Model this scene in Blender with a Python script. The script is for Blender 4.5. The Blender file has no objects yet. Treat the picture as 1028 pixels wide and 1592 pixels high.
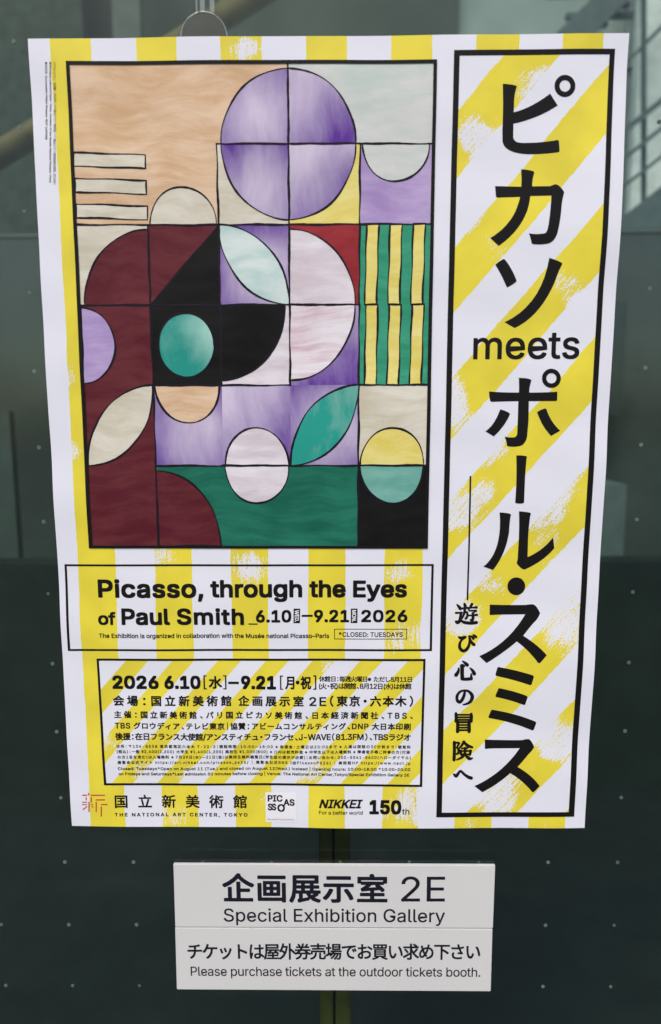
import bpy, bmesh, math, random
from mathutils import Vector, Matrix
from mathutils.geometry import tessellate_polygon

R = math.radians
random.seed(7)
sc = bpy.context.scene
COL = sc.collection

# ------------------------------------------------------------------ camera
# pose recovered from the regular dot grid on the glass (metres, x right, y into the glass, z up)
FPX, CXP, CYP = 1070.64, 514.0, 796.0
MC = ((0.99995596, 0.00498931, 0.00794834),
      (-0.00386023, 0.99067138, -0.13621788),
      (-0.00855383, 0.1361812, 0.99064702))
KS = 0.9866
CAM_H = 1.50
CAM = Vector((0.0, -0.91837972 * KS, CAM_H))
ORIG = (-0.39608233 * KS, CAM_H - 0.63754651 * KS)      # dot (0,0) of the frit grid on the glass
STEP = 0.09993947 * KS


def w3(v):
    return Vector((v[0], v[2], -v[1]))


cd = bpy.data.cameras.new('camera')
cam = bpy.data.objects.new('camera', cd)
COL.objects.link(cam)
sc.camera = cam
_r, _u, _b = w3(MC[0]), -w3(MC[1]), -w3(MC[2])
cam.matrix_world = Matrix(((_r.x, _u.x, _b.x, CAM.x), (_r.y, _u.y, _b.y, CAM.y),
                           (_r.z, _u.z, _b.z, CAM.z), (0, 0, 0, 1)))
cd.sensor_fit = 'VERTICAL'
cd.sensor_height = 36.0
cd.lens = 36.0 * FPX / 1592.0
cd.clip_start = 0.02
cd.clip_end = 200.0
cd.dof.use_dof = True
cd.dof.focus_distance = 0.95
cd.dof.aperture_fstop = 2.8

# ------------------------------------------------------------------ light
SUN_EL, SUN_AZ = R(52), R(198)          # azimuth measured clockwise from +Y (north); light comes from the camera's side
world = bpy.data.worlds.new('World')
sc.world = world
world.use_nodes = True
wn = world.node_tree
bg = wn.nodes['Background']
sky = wn.nodes.new('ShaderNodeTexSky')
sky.sky_type = 'NISHITA'
sky.sun_disc = False
sky.sun_elevation = SUN_EL
sky.sun_rotation = SUN_AZ
sky.air_density = 1.0
sky.dust_density = 3.0
wn.links.new(sky.outputs[0], bg.inputs[0])
bg.inputs[1].default_value = 0.13
sd = bpy.data.lights.new('sun', 'SUN')
sd.energy = 1.3
sd.angle = R(25)
sd.color = (1.0, 0.95, 0.88)
sun = bpy.data.objects.new('sun', sd)
COL.objects.link(sun)
_d = Vector((math.sin(SUN_AZ) * math.cos(SUN_EL), math.cos(SUN_AZ) * math.cos(SUN_EL), math.sin(SUN_EL)))
sun.rotation_euler = _d.to_track_quat('Z', 'Y').to_euler()
vs = sc.view_settings
vs.view_transform = 'Standard'
vs.look = 'None'
vs.exposure = 0.45
vs.gamma = 1.0
vs.use_curve_mapping = False


# ------------------------------------------------------------------ helpers
def W(px, py, Y=0.0):
    """point of the vertical plane y = Y seen at photo pixel px, py"""
    d = _r * ((px - CXP) / FPX) - _u * ((py - CYP) / FPX) - _b
    t = (Y - CAM.y) / d.y
    return CAM + d * t


def new_obj(name, me, mat=None, parent=None):
    o = bpy.data.objects.new(name, me)
    COL.objects.link(o)
    if mat:
        me.materials.append(mat)
    if parent:
        o.parent = parent
    return o


def link_bm(name, bm, mat=None, parent=None, smooth=False):
    me = bpy.data.meshes.new(name)
    bm.normal_update()
    bm.to_mesh(me)
    bm.free()
    if smooth:
        for p in me.polygons:
            p.use_smooth = True
    return new_obj(name, me, mat, parent)


def tag(o, label=None, cat=None, group=None, kind=None):
    if label:
        o['label'] = label
    if cat:
        o['category'] = cat
    if group:
        o['group'] = group
    if kind:
        o['kind'] = kind
    return o


def empty(name, loc=(0, 0, 0)):
    o = bpy.data.objects.new(name, None)
    o.empty_display_size = 0.05
    COL.objects.link(o)
    o.location = loc
    return o


def box(bm, x0, x1, y0, y1, z0, z1, bevel=0.0):
    r = bmesh.ops.create_cube(bm, size=1.0)
    for v in r['verts']:
        v.co = Vector((x0 + (v.co.x + .5) * (x1 - x0), y0 + (v.co.y + .5) * (y1 - y0), z0 + (v.co.z + .5) * (z1 - z0)))
    if bevel:
        es = list({e for v in r['verts'] for e in v.link_edges})
        bmesh.ops.bevel(bm, geom=es, offset=bevel, segments=2, affect='EDGES')


def tube(bm, p, q, rad, seg=16):
    d = q - p
    m = Matrix.Translation((p + q) / 2) @ d.to_track_quat('Z', 'Y').to_matrix().to_4x4()
    bmesh.ops.create_cone(bm, cap_ends=True, segments=seg, radius1=rad, radius2=rad, depth=d.length, matrix=m)


# ---- node helpers
class G:
    def __init__(self, name):
        self.m = bpy.data.materials.new(name)
        self.m.use_nodes = True
        self.t = self.m.node_tree
        self.n = self.t.nodes
        self.p = self.n['Principled BSDF']
        self.out = self.n['Material Output']

    def link(self, a, b):
        self.t.links.new(a, b)

    def put(self, sock, v):
        if hasattr(v, 'is_output'):
            self.link(v, sock)
        elif isinstance(v, tuple):
            sock.default_value = v if len(v) == len(sock.default_value) else (*v, 1.0)
        else:
            sock.default_value = v

    def math(self, op, *a):
        n = self.n.new('ShaderNodeMath')
        n.operation = op
        for i, v in enumerate(a):
            self.put(n.inputs[i], v)
        return n.outputs[0]

    def ramp(self, v, lo, hi, a=0.0, b=1.0):
        n = self.n.new('ShaderNodeMapRange')
        n.interpolation_type = 'SMOOTHSTEP'
        self.put(n.inputs[0], v)
        for i, x in zip((1, 2, 3, 4), (lo, hi, a, b)):
            n.inputs[i].default_value = x
        return n.outputs[0]

    def uv(self):
        n = self.n.new('ShaderNodeUVMap')
        n.uv_map = 'sheet'
        return n.outputs[0]

    def obj(self):
        return self.n.new('ShaderNodeTexCoord').outputs['Object']

    def map(self, v, scale=(1, 1, 1), rot=0.0, loc=(0, 0, 0)):
        n = self.n.new('ShaderNodeMapping')
        self.put(n.inputs[0], v)
        n.inputs['Location'].default_value = loc
        n.inputs['Rotation'].default_value = (0, 0, rot)
        n.inputs['Scale'].default_value = scale
        return n.outputs[0]

    def noise(self, v, scale, detail=2.0, rough=0.5, dist=0.0):
        n = self.n.new('ShaderNodeTexNoise')
        self.put(n.inputs['Vector'], v)
        n.inputs['Scale'].default_value = scale
        n.inputs['Detail'].default_value = detail
        n.inputs['Roughness'].default_value = rough
        n.inputs['Distortion'].default_value = dist
        return n.outputs[0]

    def sep(self, v):
        n = self.n.new('ShaderNodeSeparateXYZ')
        self.put(n.inputs[0], v)
        return n.outputs

    def mix(self, f, a, b):
        n = self.n.new('ShaderNodeMix')
        n.data_type = 'RGBA'
        self.put(n.inputs[0], f)
        self.put(n.inputs[6], a)
        self.put(n.inputs[7], b)
        return n.outputs[2]

    def bump(self, h, strength, dist):
        n = self.n.new('ShaderNodeBump')
        n.inputs['Strength'].default_value = strength
        n.inputs['Distance'].default_value = dist
        self.put(n.inputs['Height'], h)
        self.link(n.outputs[0], self.p.inputs['Normal'])

    def base(self, c, rough=0.5, spec=0.5, metal=0.0):
        self.put(self.p.inputs['Base Color'], c)
        self.p.inputs['Roughness'].default_value = rough
        self.p.inputs['Specular IOR Level'].default_value = spec
        self.p.inputs['Metallic'].default_value = metal
        return self.m


WHITE = (0.715, 0.725, 0.790)
YELLOW = (0.73, 0.62, 0.050)


def m_plain(name, c, rough=0.5, spec=0.5, metal=0.0, var=0.12, scale=8.0):
    g = G(name)
    n = g.noise(g.obj(), scale, 4.0, 0.6)
    lo = tuple(x * (1 - var) for x in c)
    hi = tuple(min(1, x * (1 + var)) for x in c)
    return g.base(g.mix(g.ramp(n, .3, .7), lo, hi), rough, spec, metal)


def m_stripes(name, angle, period, duty, shift, seed, wob=0.010, dry=0.55, white=WHITE, worn=()):
    """hand brushed yellow stripes on white paper; angle turns the stripe's across axis"""
    g = G(name)
    uv = g.uv()
    p = g.map(uv, rot=angle, loc=(0, 0, 0))           # x across, y along, metres
    s = g.sep(p)
    ofs = g.map(p, loc=(seed * 1.7, seed * 2.3, seed))
    slow = g.noise(g.map(ofs, scale=(1, .45, 1)), 14.0, 2.0)
    fine = g.noise(g.map(ofs, scale=(1.0, .8, 1)), 130.0, 3.0, .6)
    x = g.math('ADD', s[0], g.math('MULTIPLY', g.math('SUBTRACT', slow, .5), wob))
    x = g.math('ADD', x, g.math('MULTIPLY', g.math('SUBTRACT', fine, .5), wob * .30))
    t = g.math('FRACT', g.math('DIVIDE', g.math('SUBTRACT', x, shift), period))
    e = g.math('MULTIPLY', g.math('MINIMUM', t, g.math('SUBTRACT', duty, t)), period)   # distance inside, metres
    inside = g.ramp(e, -.0002, .0006)
    # dry brush: patches where the brush ran out, broken into grain that follows the stroke
    patch = g.noise(g.map(ofs, scale=(1, .75, 1), loc=(3, 1, 0)), 9.0, 3.0, .55)
    patch2 = g.noise(g.map(ofs, scale=(1, .5, 1), loc=(9, 4, 0)), 26.0, 3.0, .6)
    pat = g.math('ADD', g.math('MULTIPLY', patch, .72), g.math('MULTIPLY', patch2, .28))
    for px, py, rad, k in worn:                          # places where the brush visibly ran dry
        u, v = uv_of(px, py)
        n = g.n.new('ShaderNodeVectorMath')
        n.operation = 'DISTANCE'
        g.link(uv, n.inputs[0])
        n.inputs[1].default_value = (u, v, 0)
        pat = g.math('ADD', pat, g.ramp(n.outputs['Value'], rad * .1, rad * 1.4, min(k * .92, .30), 0.0))
    rim = g.ramp(e, 0.0, .010, .05, 0.0)
    dryness = g.ramp(g.math('ADD', pat, rim), dry, dry + .29)
    grain = g.noise(g.map(ofs, scale=(1.0, .45, 1)), 620.0, 2.0, .7)
    grain2 = g.noise(g.map(ofs, scale=(1.0, .09, 1)), 300.0, 3.0, .6)
    gr = g.math('ADD', g.math('MULTIPLY', grain, .55), g.math('MULTIPLY', grain2, .45))
    keep = g.ramp(g.math('SUBTRACT', gr, g.math('ADD', g.math('MULTIPLY', dryness, .30), .255)), -.015, .035)
    f = g.math('MULTIPLY', inside, keep)
    tone = g.noise(ofs, 11.0, 3.0)
    y2 = g.mix(g.ramp(tone, .3, .7), tuple(c * .90 for c in YELLOW), tuple(min(1, c * 1.06) for c in YELLOW))
    w2 = g.mix(g.ramp(g.noise(ofs, 6.0, 2.0), .3, .7), tuple(c * .985 for c in white), white)
    g.bump(g.noise(uv, 35.0, 3.0), .12, .002)
    g.base(g.mix(f, w2, y2), 0.45, 0.22)
    return g.m


def m_brush(name, a, b, angle=0.0, sx=18.0, sy=90.0, lo=.35, hi=.65, seed=0.0, glow=None, run=None, amt=.5):
    """paint handled with a brush: streaks that bend; glow = (px, py, radius m) or run = (px0, py0, px1, py1) blends tones"""
    g = G(name)
    uv0 = g.uv()
    wn_ = g.n.new('ShaderNodeTexNoise')
    g.link(uv0, wn_.inputs['Vector'])
    wn_.inputs['Scale'].default_value = 11.0
    wn_.inputs['Detail'].default_value = 1.0
    vm = g.n.new('ShaderNodeVectorMath')
    vm.operation = 'MULTIPLY_ADD'
    g.link(wn_.outputs['Color'], vm.inputs[0])
    vm.inputs[1].default_value = (.045, .045, 0)
    g.link(uv0, vm.inputs[2])
    uv = g.map(vm.outputs[0], rot=angle, scale=(sx, sy, 1), loc=(seed, seed * 1.3, 0))
    n = g.noise(uv, 1.0, 6.0, .66, .1)
    n2 = g.noise(g.map(uv0, loc=(seed, 0, 0)), 13.0, 3.0)
    v = g.math('ADD', g.math('MULTIPLY', n, .62), g.math('MULTIPLY', n2, .38))
    v = g.ramp(v, lo, hi)
    if glow or run:
        if glow:
            d = g.n.new('ShaderNodeVectorMath')
            d.operation = 'DISTANCE'
            g.link(vm.outputs[0], d.inputs[0])
            u_, v_ = uv_of(glow[0], glow[1])
            d.inputs[1].default_value = (u_ + .022, v_ + .022, 0)
            t = g.ramp(d.outputs['Value'], 0.0, glow[2], 1.0, 0.0)
        else:
            p0, p1 = uv_of(run[0], run[1]), uv_of(run[2], run[3])
            du, dv = p1[0] - p0[0], p1[1] - p0[1]
            L2 = du * du + dv * dv
            c = g.sep(vm.outputs[0])
            t = g.math('ADD', g.math('MULTIPLY', g.math('SUBTRACT', c[0], p0[0] + .022), du / L2),
                       g.math('MULTIPLY', g.math('SUBTRACT', c[1], p0[1] + .022), dv / L2))
            t = g.ramp(t, 0.0, 1.0, 1.0, 0.0)
        v = g.math('ADD', g.math('MULTIPLY', t, 1 - amt * .45), g.math('MULTIPLY', g.math('SUBTRACT', v, .5), amt))
        v = g.math('MINIMUM', g.math('MAXIMUM', v, 0.0), 1.0)
    return g.base(g.mix(v, a, b), 0.5, 0.10)


INK = G('printed_black').base((0.009, 0.008, 0.0085), 0.5, 0.10)
NAVY = G('sign_ink').base((0.010, 0.011, 0.020), 0.5, 0.12)
GREYINK = G('grey_ink').base((0.20, 0.20, 0.22), 0.5, 0.3)
CREDIT = G('credit_ink').base((0.05, 0.05, 0.055), 0.5, 0.1)
REDINK = G('red_ink').base((0.50, 0.045, 0.035), 0.5, 0.3)
LOGO_WHITE = G('logo_white').base((0.77, 0.77, 0.80), 0.42, 0.35)

# ------------------------------------------------------------------ setting
pave = m_plain('paving_stone', (0.075, 0.075, 0.072), 0.8, 0.2, scale=3.0)
bm = bmesh.new()
box(bm, -30, 30, -30, -0.05, -0.05, 0.0)
tag(link_bm('pavement', bm, pave), kind='structure')
bm = bmesh.new()
box(bm, -30, 30, 0.05, 30, -0.05, 0.0)
tag(link_bm('floor', bm, m_plain('hall_floor', (0.026, 0.030, 0.029), 0.6, 0.3)), kind='structure')

# glass pane with its grid of frit dots
def m_glass():
    g = G('tinted_glass')
    tr = g.n.new('ShaderNodeBsdfTransparent')
    tr.inputs[0].default_value = (0.75, 0.83, 0.80, 1)
    gl = g.n.new('ShaderNodeBsdfGlossy')
    gl.inputs['Roughness'].default_value = 0.015
    gl.inputs[0].default_value = (0.9, 1.0, 0.97, 1)
    lw = g.n.new('ShaderNodeLayerWeight')
    lw.inputs[0].default_value = 0.5
    f = g.math('ADD', g.math('MULTIPLY', g.math('POWER', lw.outputs['Facing'], 5.0), .6), .018)
    df = g.n.new('ShaderNodeBsdfDiffuse')                # a film of dust and wiped smears
    df.inputs[0].default_value = (.5, .5, .5, 1)
    oc = g.obj()
    cloud = g.noise(g.map(oc, scale=(1, 1, .6)), 2.4, 4.0, .6, .8)
    wipe = g.noise(g.map(oc, scale=(1, 1, 7), loc=(2, 0, 0)), 3.0, 5.0, .7, .6)
    speck = g.noise(oc, 420.0, 1.0)
    film = g.math('ADD', g.math('MULTIPLY', g.ramp(cloud, .42, .75), .009), g.math('MULTIPLY', g.ramp(wipe, .5, .8), .006))
    film = g.math('ADD', film, g.ramp(speck, .76, .80, 0.0, .05))
    m0 = g.n.new('ShaderNodeMixShader')
    g.link(film, m0.inputs[0])
    g.link(tr.outputs[0], m0.inputs[1])
    g.link(df.outputs[0], m0.inputs[2])
    mx = g.n.new('ShaderNodeMixShader')
    g.link(f, mx.inputs[0])
    g.link(m0.outputs[0], mx.inputs[1])
    g.link(gl.outputs[0], mx.inputs[2])
    g.link(mx.outputs[0], g.out.inputs[0])
    return g.m


bm = bmesh.new()
box(bm, -3.0, 3.0, 0.0, 0.012, 0.02, 4.0)
pane = link_bm('glass_wall', bm, m_glass())
tag(pane, 'tall dark green tinted glass pane with a grid of small pale dots', 'glass wall')
bm = bmesh.new()
for i in range(-12, 22):
    for j in range(-16, 8):
        x, z = ORIG[0] + i * STEP, ORIG[1] - j * STEP
        if not (0.05 < z < 3.9):
            continue
        rr = 0.0026 * random.uniform(.85, 1.1)
        bmesh.ops.create_cone(bm, cap_ends=True, segments=14, radius1=rr, radius2=rr, depth=0.0006,
                              matrix=Matrix.Translation((x, -0.0004, z)) @ Matrix.Rotation(R(90), 4, 'X'))
link_bm('frit_dots', bm, m_plain('frit', (0.088, 0.122, 0.113), .6, .3, var=.35, scale=4.0), pane)

# interior seen dimly through the glass; its two lower walls stand in for reflections
def wall_px(name, x0, x1, ytop, Y, mat, thick=.12, zbot=0.0, ybot=None, px=True):
    a, b = W(x0, ytop, Y), W(x1, ytop, Y)
    z0 = W(x0, ybot, Y).z if ybot else zbot
    bm = bmesh.new()
    box(bm, a.x, b.x, Y, Y + thick, z0, a.z)
    return link_bm(name, bm, mat)


low = wall_px('low_reflection_backdrop', -1500, 2500, 882, 1.7, m_plain('reflection_dark', (0.025, 0.032, 0.030), .7, .2))  # dark slab added to imitate the dark reflection low in the glass
tag(low, 'low dark partition behind the glass standing in for a dark reflection, below the pale cabinet', 'backdrop')
mid = wall_px('reflection_backdrop', -1500, 2500, 374, 3.2, m_plain('reflection_grey', (0.066, 0.079, 0.074), .7, .2, var=.25, scale=1.2))  # added slab; its colour imitates the dim outdoors reflected in the pane
tag(mid, 'grey green backdrop behind the glass standing in for outdoor reflections, with a thin pale rail along its top', 'wall')
bm = bmesh.new()
a, b = W(-1500, 371, 3.1), W(2500, 371, 3.1)
box(bm, a.x, b.x, 3.19, 3.197, a.z - .003, a.z + .004)
link_bm('top_rail', bm, m_plain('rail_metal', (0.22, 0.22, 0.17), .4, .5), mid)

far_l = wall_px('hall_wall', -2500, 724, -600, 7.0, m_plain('hall_green', (0.078, 0.090, 0.073), .8, .2, var=.30, scale=.6))
tag(far_l, 'dull green far wall of the hall seen above the left of the poster', 'wall')
far_r = wall_px('stair_hall_wall', 725, 3200, -600, 7.2, m_plain('hall_pale', (0.40, 0.46, 0.43), .8, .2, var=.25, scale=.5))
tag(far_r, 'pale green grey far wall behind the stairs at the upper right', 'wall')
col = wall_px('bright_column', 1012, 1150, -300, 6.6, m_plain('column_white', (0.80, 0.82, 0.78), .7, .2))
tag(col, 'pale white column at the right edge behind the stair rails', 'column')
colb = wall_px('dark_column', -300, 112, -300, 6.5, m_plain('column_dark', (0.042, 0.058, 0.042), .8, .2, var=.3))
tag(colb, 'dark green column beyond the glass at the upper left corner', 'column')
colc = wall_px('slim_column', 160, 205, -300, 6.2, m_plain('column_slim', (0.125, 0.142, 0.120), .8, .2))
tag(colc, 'slim grey column beyond the glass left of the clear hanger', 'column')

# timber beam running up to the right behind the upper left corner
bm = bmesh.new()
tube(bm, W(-420, 500, 2.3), W(560, -106, 2.3), .052, 24)
beam = link_bm('sloping_handrail', bm, m_plain('bronze_brown', (0.150, 0.112, 0.036), .5, .3, var=.25), smooth=True)
tag(beam, 'thick olive brown round handrail sloping up behind the upper left corner', 'handrail')

M_MUL = m_plain('mullion_grey', (0.29, 0.33, 0.31), .6, .3)
# stair flight with rails at the right
st = empty('staircase', W(990, 372, 5.2))
tag(st, 'steel staircase with slanting parallel rails behind the upper right corner', 'staircase')
stm = m_plain('stair_steel', (0.09, 0.12, 0.115), .5, .4)


def stair_bar(name, p, q, Y, t, d=.06):
    a, b = W(*p, Y), W(*q, Y)
    u = (b - a).normalized()
    n = Vector((-u.z, 0, u.x)) * t
    bm = bmesh.new()
    vs_ = [bm.verts.new(v + Vector((0, s * d / 2, 0))) for s in (-1, 1) for v in (a - n, b - n, b + n, a + n)]
    for f in ((0, 1, 2, 3), (7, 6, 5, 4), (0, 4, 5, 1), (1, 5, 6, 2), (2, 6, 7, 3), (3, 7, 4, 0)):
        bm.faces.new([vs_[k] for k in f])
    bmesh.ops.recalc_face_normals(bm, faces=bm.faces)
    o = link_bm(name, bm, stm, st)
    o.matrix_parent_inverse = Matrix.Translation(-st.location)
    return o


stair_bar('rail', (760, 372), (1300, -60), 5.2, .022)
stair_bar('rail', (760, 417), (1300, -20), 5.2, .016)
stair_bar('rail', (760, 455), (1300, 30), 5.2, .014)
stair_bar('stringer', (760, 545), (1300, 125), 5.25, .20)
stair_bar('upper_stringer', (780, 165), (1060, -110), 6.0, .12)
stair_bar('upper_rail', (960, 112), (1180, -110), 6.0, .016)
stair_bar('landing', (880, 26), (985, 24), 6.1, .022)
stair_bar('landing', (930, 62), (968, 61), 6.1, .02)
stair_bar('landing', (850, -8), (1010, -10), 6.1, .022)
stair_bar('baluster', (1001, -60), (1001, 330), 5.3, .012)
for k in range(6):                                      # treads of the upper flight, seen end on
    stair_bar('tread', (800 + k * 34, 130 - k * 30), (842 + k * 34, 129 - k * 30), 6.1, .014)
for k, (x, y0, y1) in enumerate(((985, -120, 372), (945, -120, 372))):
    a, b = W(x - 1.5, y0, 7.1), W(x + 1.5, y1, 7.1)
    bm = bmesh.new()
    box(bm, a.x, b.x, 7.14, 7.197, b.z, a.z)
    link_bm('mullion', bm, M_MUL, far_r)
a, b = W(700, 101, 7.1), W(1040, 104, 7.1)
bm = bmesh.new()
box(bm, a.x, b.x, 7.10, 7.138, b.z, a.z)
link_bm('transom', bm, M_MUL, far_r)
cab = wall_px('cabinet', 830, 975, 754, 2.3, m_plain('cabinet_grey', (0.145, 0.175, 0.175), .6, .3), .4)
tag(cab, 'pale grey cabinet behind the glass to the right of the poster', 'cabinet')
pan = wall_px('dark_panel', 820, 976, 470, 2.9, m_plain('panel_dark', (0.030, 0.045, 0.043), .6, .3), .05, ybot=646)
tag(pan, 'dark panel on the wall above the pale cabinet at right', 'panel')
pal = wall_px('standing_screen', -60, 14, 640, 2.5, m_plain('screen_dark', (0.075, 0.095, 0.085), .6, .3), .05)
tag(pal, 'dark narrow screen standing at the left edge behind the glass', 'screen')

# barrier post behind the joint under the poster
post = empty('mullion_post', (W(520, 1500, .20).x, .20, 0))
tag(post, 'dark olive upright post with a centre groove behind the white signs', 'post')
om = m_plain('olive_metal', (0.110, 0.096, 0.022), .5, .4, var=.2, scale=20)
for x0, x1 in ((497, 517.5), (521.5, 545)):
    a, b = W(x0, 1500, .20), W(x1, 1500, .20)
    bm = bmesh.new()
    box(bm, a.x, b.x, .20, .24, 0.0, 1.55, .003)
    o = link_bm('upright', bm, om, post)
    o.matrix_parent_inverse = Matrix.Translation(-post.location)
a, b = W(517.5, 1500, .20), W(521.5, 1500, .20)
bm = bmesh.new()
box(bm, a.x, b.x, .215, .235, 0.0, 1.54)
o = link_bm('groove_strip', bm, G('groove_black').base((.006, .006, .004), .7, .1), post)
o.matrix_parent_inverse = Matrix.Translation(-post.location)

# ------------------------------------------------------------------ the sheet's own coordinates
PU, PV = 0.728, 1.030
YB = -0.0075                              # the sheet hangs a few mm in front of the pane
QC = [(44, 61), (979, 51), (909.5, 1288), (112, 1284)]


def homography(src, dst):
    A = []
    for (x, y), (X, Y) in zip(src, dst):
        A.append([x, y, 1, 0, 0, 0, -X * x, -X * y, X])
        A.append([0, 0, 0, x, y, 1, -Y * x, -Y * y, Y])
    n = 8
    for i in range(n):
        p = max(range(i, n), key=lambda r: abs(A[r][i]))
        A[i], A[p] = A[p], A[i]
        for r in range(n):
            if r != i:
                f = A[r][i] / A[i][i]
                A[r] = [a - f * b for a, b in zip(A[r], A[i])]
    h = [A[i][8] / A[i][i] for i in range(n)]
    return h + [1.0]


UVQ = [(0, 0), (PU, 0), (PU, PV), (0, PV)]
H_UV2PX = homography(UVQ, QC)
H_PX2UV = homography(QC, UVQ)


def hom(h, x, y):
    w = h[6] * x + h[7] * y + 1
    return (h[0] * x + h[1] * y + h[2]) / w, (h[3] * x + h[4] * y + h[5]) / w


def uv_of(px, py):
    return hom(H_PX2UV, px, py)


BUMPS = [  # u, v, su, sv, height (metres towards the viewer)
    (.74, .22, .10, .13, .0062), (.74, .055, .12, .05, -.0030), (.74, .93, .10, .06, -.0022),
    (.72, .50, .12, .09, .0022), (.72, .80, .10, .05, .0020), (.0, .30, .10, .16, .0022), (.0, .70, .10, .10, -.0008),
    (.25, .0, .10, .10, .0018), (.45, 1.03, .12, .10, .0022), (.36, .5, .30, .10, .0012), (.10, 1.03, .1, .1, .0015)]


def lift(u, v):
    h = 0.0
    for (a, b, su, sv, k) in BUMPS:
        h += k * math.exp(-((u - a) / su) ** 2 - ((v - b) / sv) ** 2)
    h += .0006 * math.sin(v * 34 + u * 9 + 1) + .0004 * math.sin(u * 40 - v * 13) + .0003 * math.sin(v * 71 - u * 22)
    e = min(u, PU - u)                                  # small buckles along the side edges
    h += .0006 * math.exp(-(e / .035) ** 2) * math.sin(v * 43 + 3 * u + 2)
    return h


def sheet(u, v, off=0.0):
    px, py = hom(H_UV2PX, u, v)
    p = W(px, py, YB)
    p.y -= lift(u, v) + off
    return p


CELL = 0.013


def conform(name, bm, mat, parent, off, cut=True):
    """bm holds flat u, v, extra-offset geometry; cut to the sheet's cells and laid on the sheet"""
    if cut:
        us = [v.co.x for v in bm.verts]
        vs_ = [v.co.y for v in bm.verts]
        for ax, lo, hi in ((0, min(us), max(us)), (1, min(vs_), max(vs_))):
            k = math.floor(lo / CELL) + 1
            while k * CELL < hi:
                co = [0, 0, 0]
                no = [0, 0, 0]
                co[ax] = k * CELL
                no[ax] = 1
                bmesh.ops.bisect_plane(bm, geom=bm.verts[:] + bm.edges[:] + bm.faces[:], dist=1e-7, plane_co=co, plane_no=no)
                k += 1
    lay = bm.loops.layers.uv.new('sheet')
    for f in bm.faces:
        for l in f.loops:
            l[lay].uv = (l.vert.co.x, l.vert.co.y)
    for v in bm.verts:
        v.co = sheet(v.co.x, v.co.y, off + v.co.z)
    bm.normal_update()
    for f in bm.faces:
        if f.normal.y > 0:
            f.normal_flip()
    return link_bm(name, bm, mat, parent)


def bm_poly(bm, pts, z=0.0):
    vs_ = [bm.verts.new((x, y, z)) for x, y in pts]
    for t in tessellate_polygon([[Vector((x, y, 0)) for x, y in pts]]):
        try:
            bm.faces.new([vs_[i] for i in t])
        except ValueError:
            pass


def bm_ring(bm, c, r0, r1, z=0.0, n=40):
    """ellipse ring given by pixel centre and pixel radii (pairs)"""
    A, B = [], []
    for i in range(n):
        a = 2 * math.pi * i / n
        A.append(bm.verts.new((*uv_of(c[0] + r1[0] * math.cos(a), c[1] + r1[1] * math.sin(a)), z)))
        if r0:
            B.append(bm.verts.new((*uv_of(c[0] + r0[0] * math.cos(a), c[1] + r0[1] * math.sin(a)), z)))
    if r0:
        for i in range(n):
            j = (i + 1) % n
            bm.faces.new((A[i], A[j], B[j], B[i]))
    else:
        bm.faces.new(A)


def path_pts(s, ox=0, oy=0, k=1.0, n=9):
    """small SVG-like path (M, L, Q, C, Z) to a list of points"""
    tok = s.replace(',', ' ').split()
    pts, i, cmd = [], 0, None
    tk = []
    for t in tok:
        while t and t[0] in 'MLQCZ':
            tk.append(t[0])
            t = t[1:]
        if t:
            tk.append(float(t))
    cur = None
    while i < len(tk):
        if isinstance(tk[i], str):
            cmd = tk[i]
            i += 1
            if cmd == 'Z':
                continue
        if cmd in 'ML':
            cur = (tk[i], tk[i + 1])
            i += 2
            pts.append(cur)
            if cmd == 'M':
                cmd = 'L'
        elif cmd == 'Q':
            c, e = (tk[i], tk[i + 1]), (tk[i + 2], tk[i + 3])
            i += 4
            for q in range(1, n + 1):
                t = q / n
                pts.append(tuple((1 - t) ** 2 * cur[m] + 2 * t * (1 - t) * c[m] + t * t * e[m] for m in (0, 1)))
            cur = e
    if len(pts) > 2 and math.dist(pts[0], pts[-1]) < 1e-6:
        pts.pop()
    return [(ox + x * k, oy + y * k) for x, y in pts]


def spline(p, n=8):
    """Catmull-Rom through points of any dimension"""
    if len(p) < 3:
        return p
    q = [p[0]] + list(p) + [p[-1]]
    out = []
    for i in range(1, len(q) - 2):
        for k in range(n):
            t = k / n
            out.append(tuple(.5 * (2 * b + (c - a) * t + (2 * a - 5 * b + 4 * c - d) * t * t + (3 * b - a - 3 * c + d) * t ** 3)
                             for a, b, c, d in zip(q[i - 1], q[i], q[i + 1], q[i + 2])))
    out.append(tuple(p[-1]))
    return out


def ribbon_px(bm, pts, z=0.0, smooth=True):
    """brush stroke through (x, y, width) in pixels, round ended"""
    p = spline(pts) if smooth else pts
    L, Rr = [], []
    for i, (x, y, w) in enumerate(p):
        a, b = p[max(0, i - 1)], p[min(len(p) - 1, i + 1)]
        dx, dy = b[0] - a[0], b[1] - a[1]
        m = math.hypot(dx, dy) or 1
        nx, ny = -dy / m * w / 2, dx / m * w / 2
        L.append(bm.verts.new((*uv_of(x + nx, y + ny), z)))
        Rr.append(bm.verts.new((*uv_of(x - nx, y - ny), z)))
    for i in range(len(p) - 1):
        bm.faces.new((L[i], L[i + 1], Rr[i + 1], Rr[i]))
    for e in (0, -1):
        x, y, w = p[e]
        bm_ring(bm, (x, y), None, (w / 2, w / 2), z + 3e-6, 12)


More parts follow.
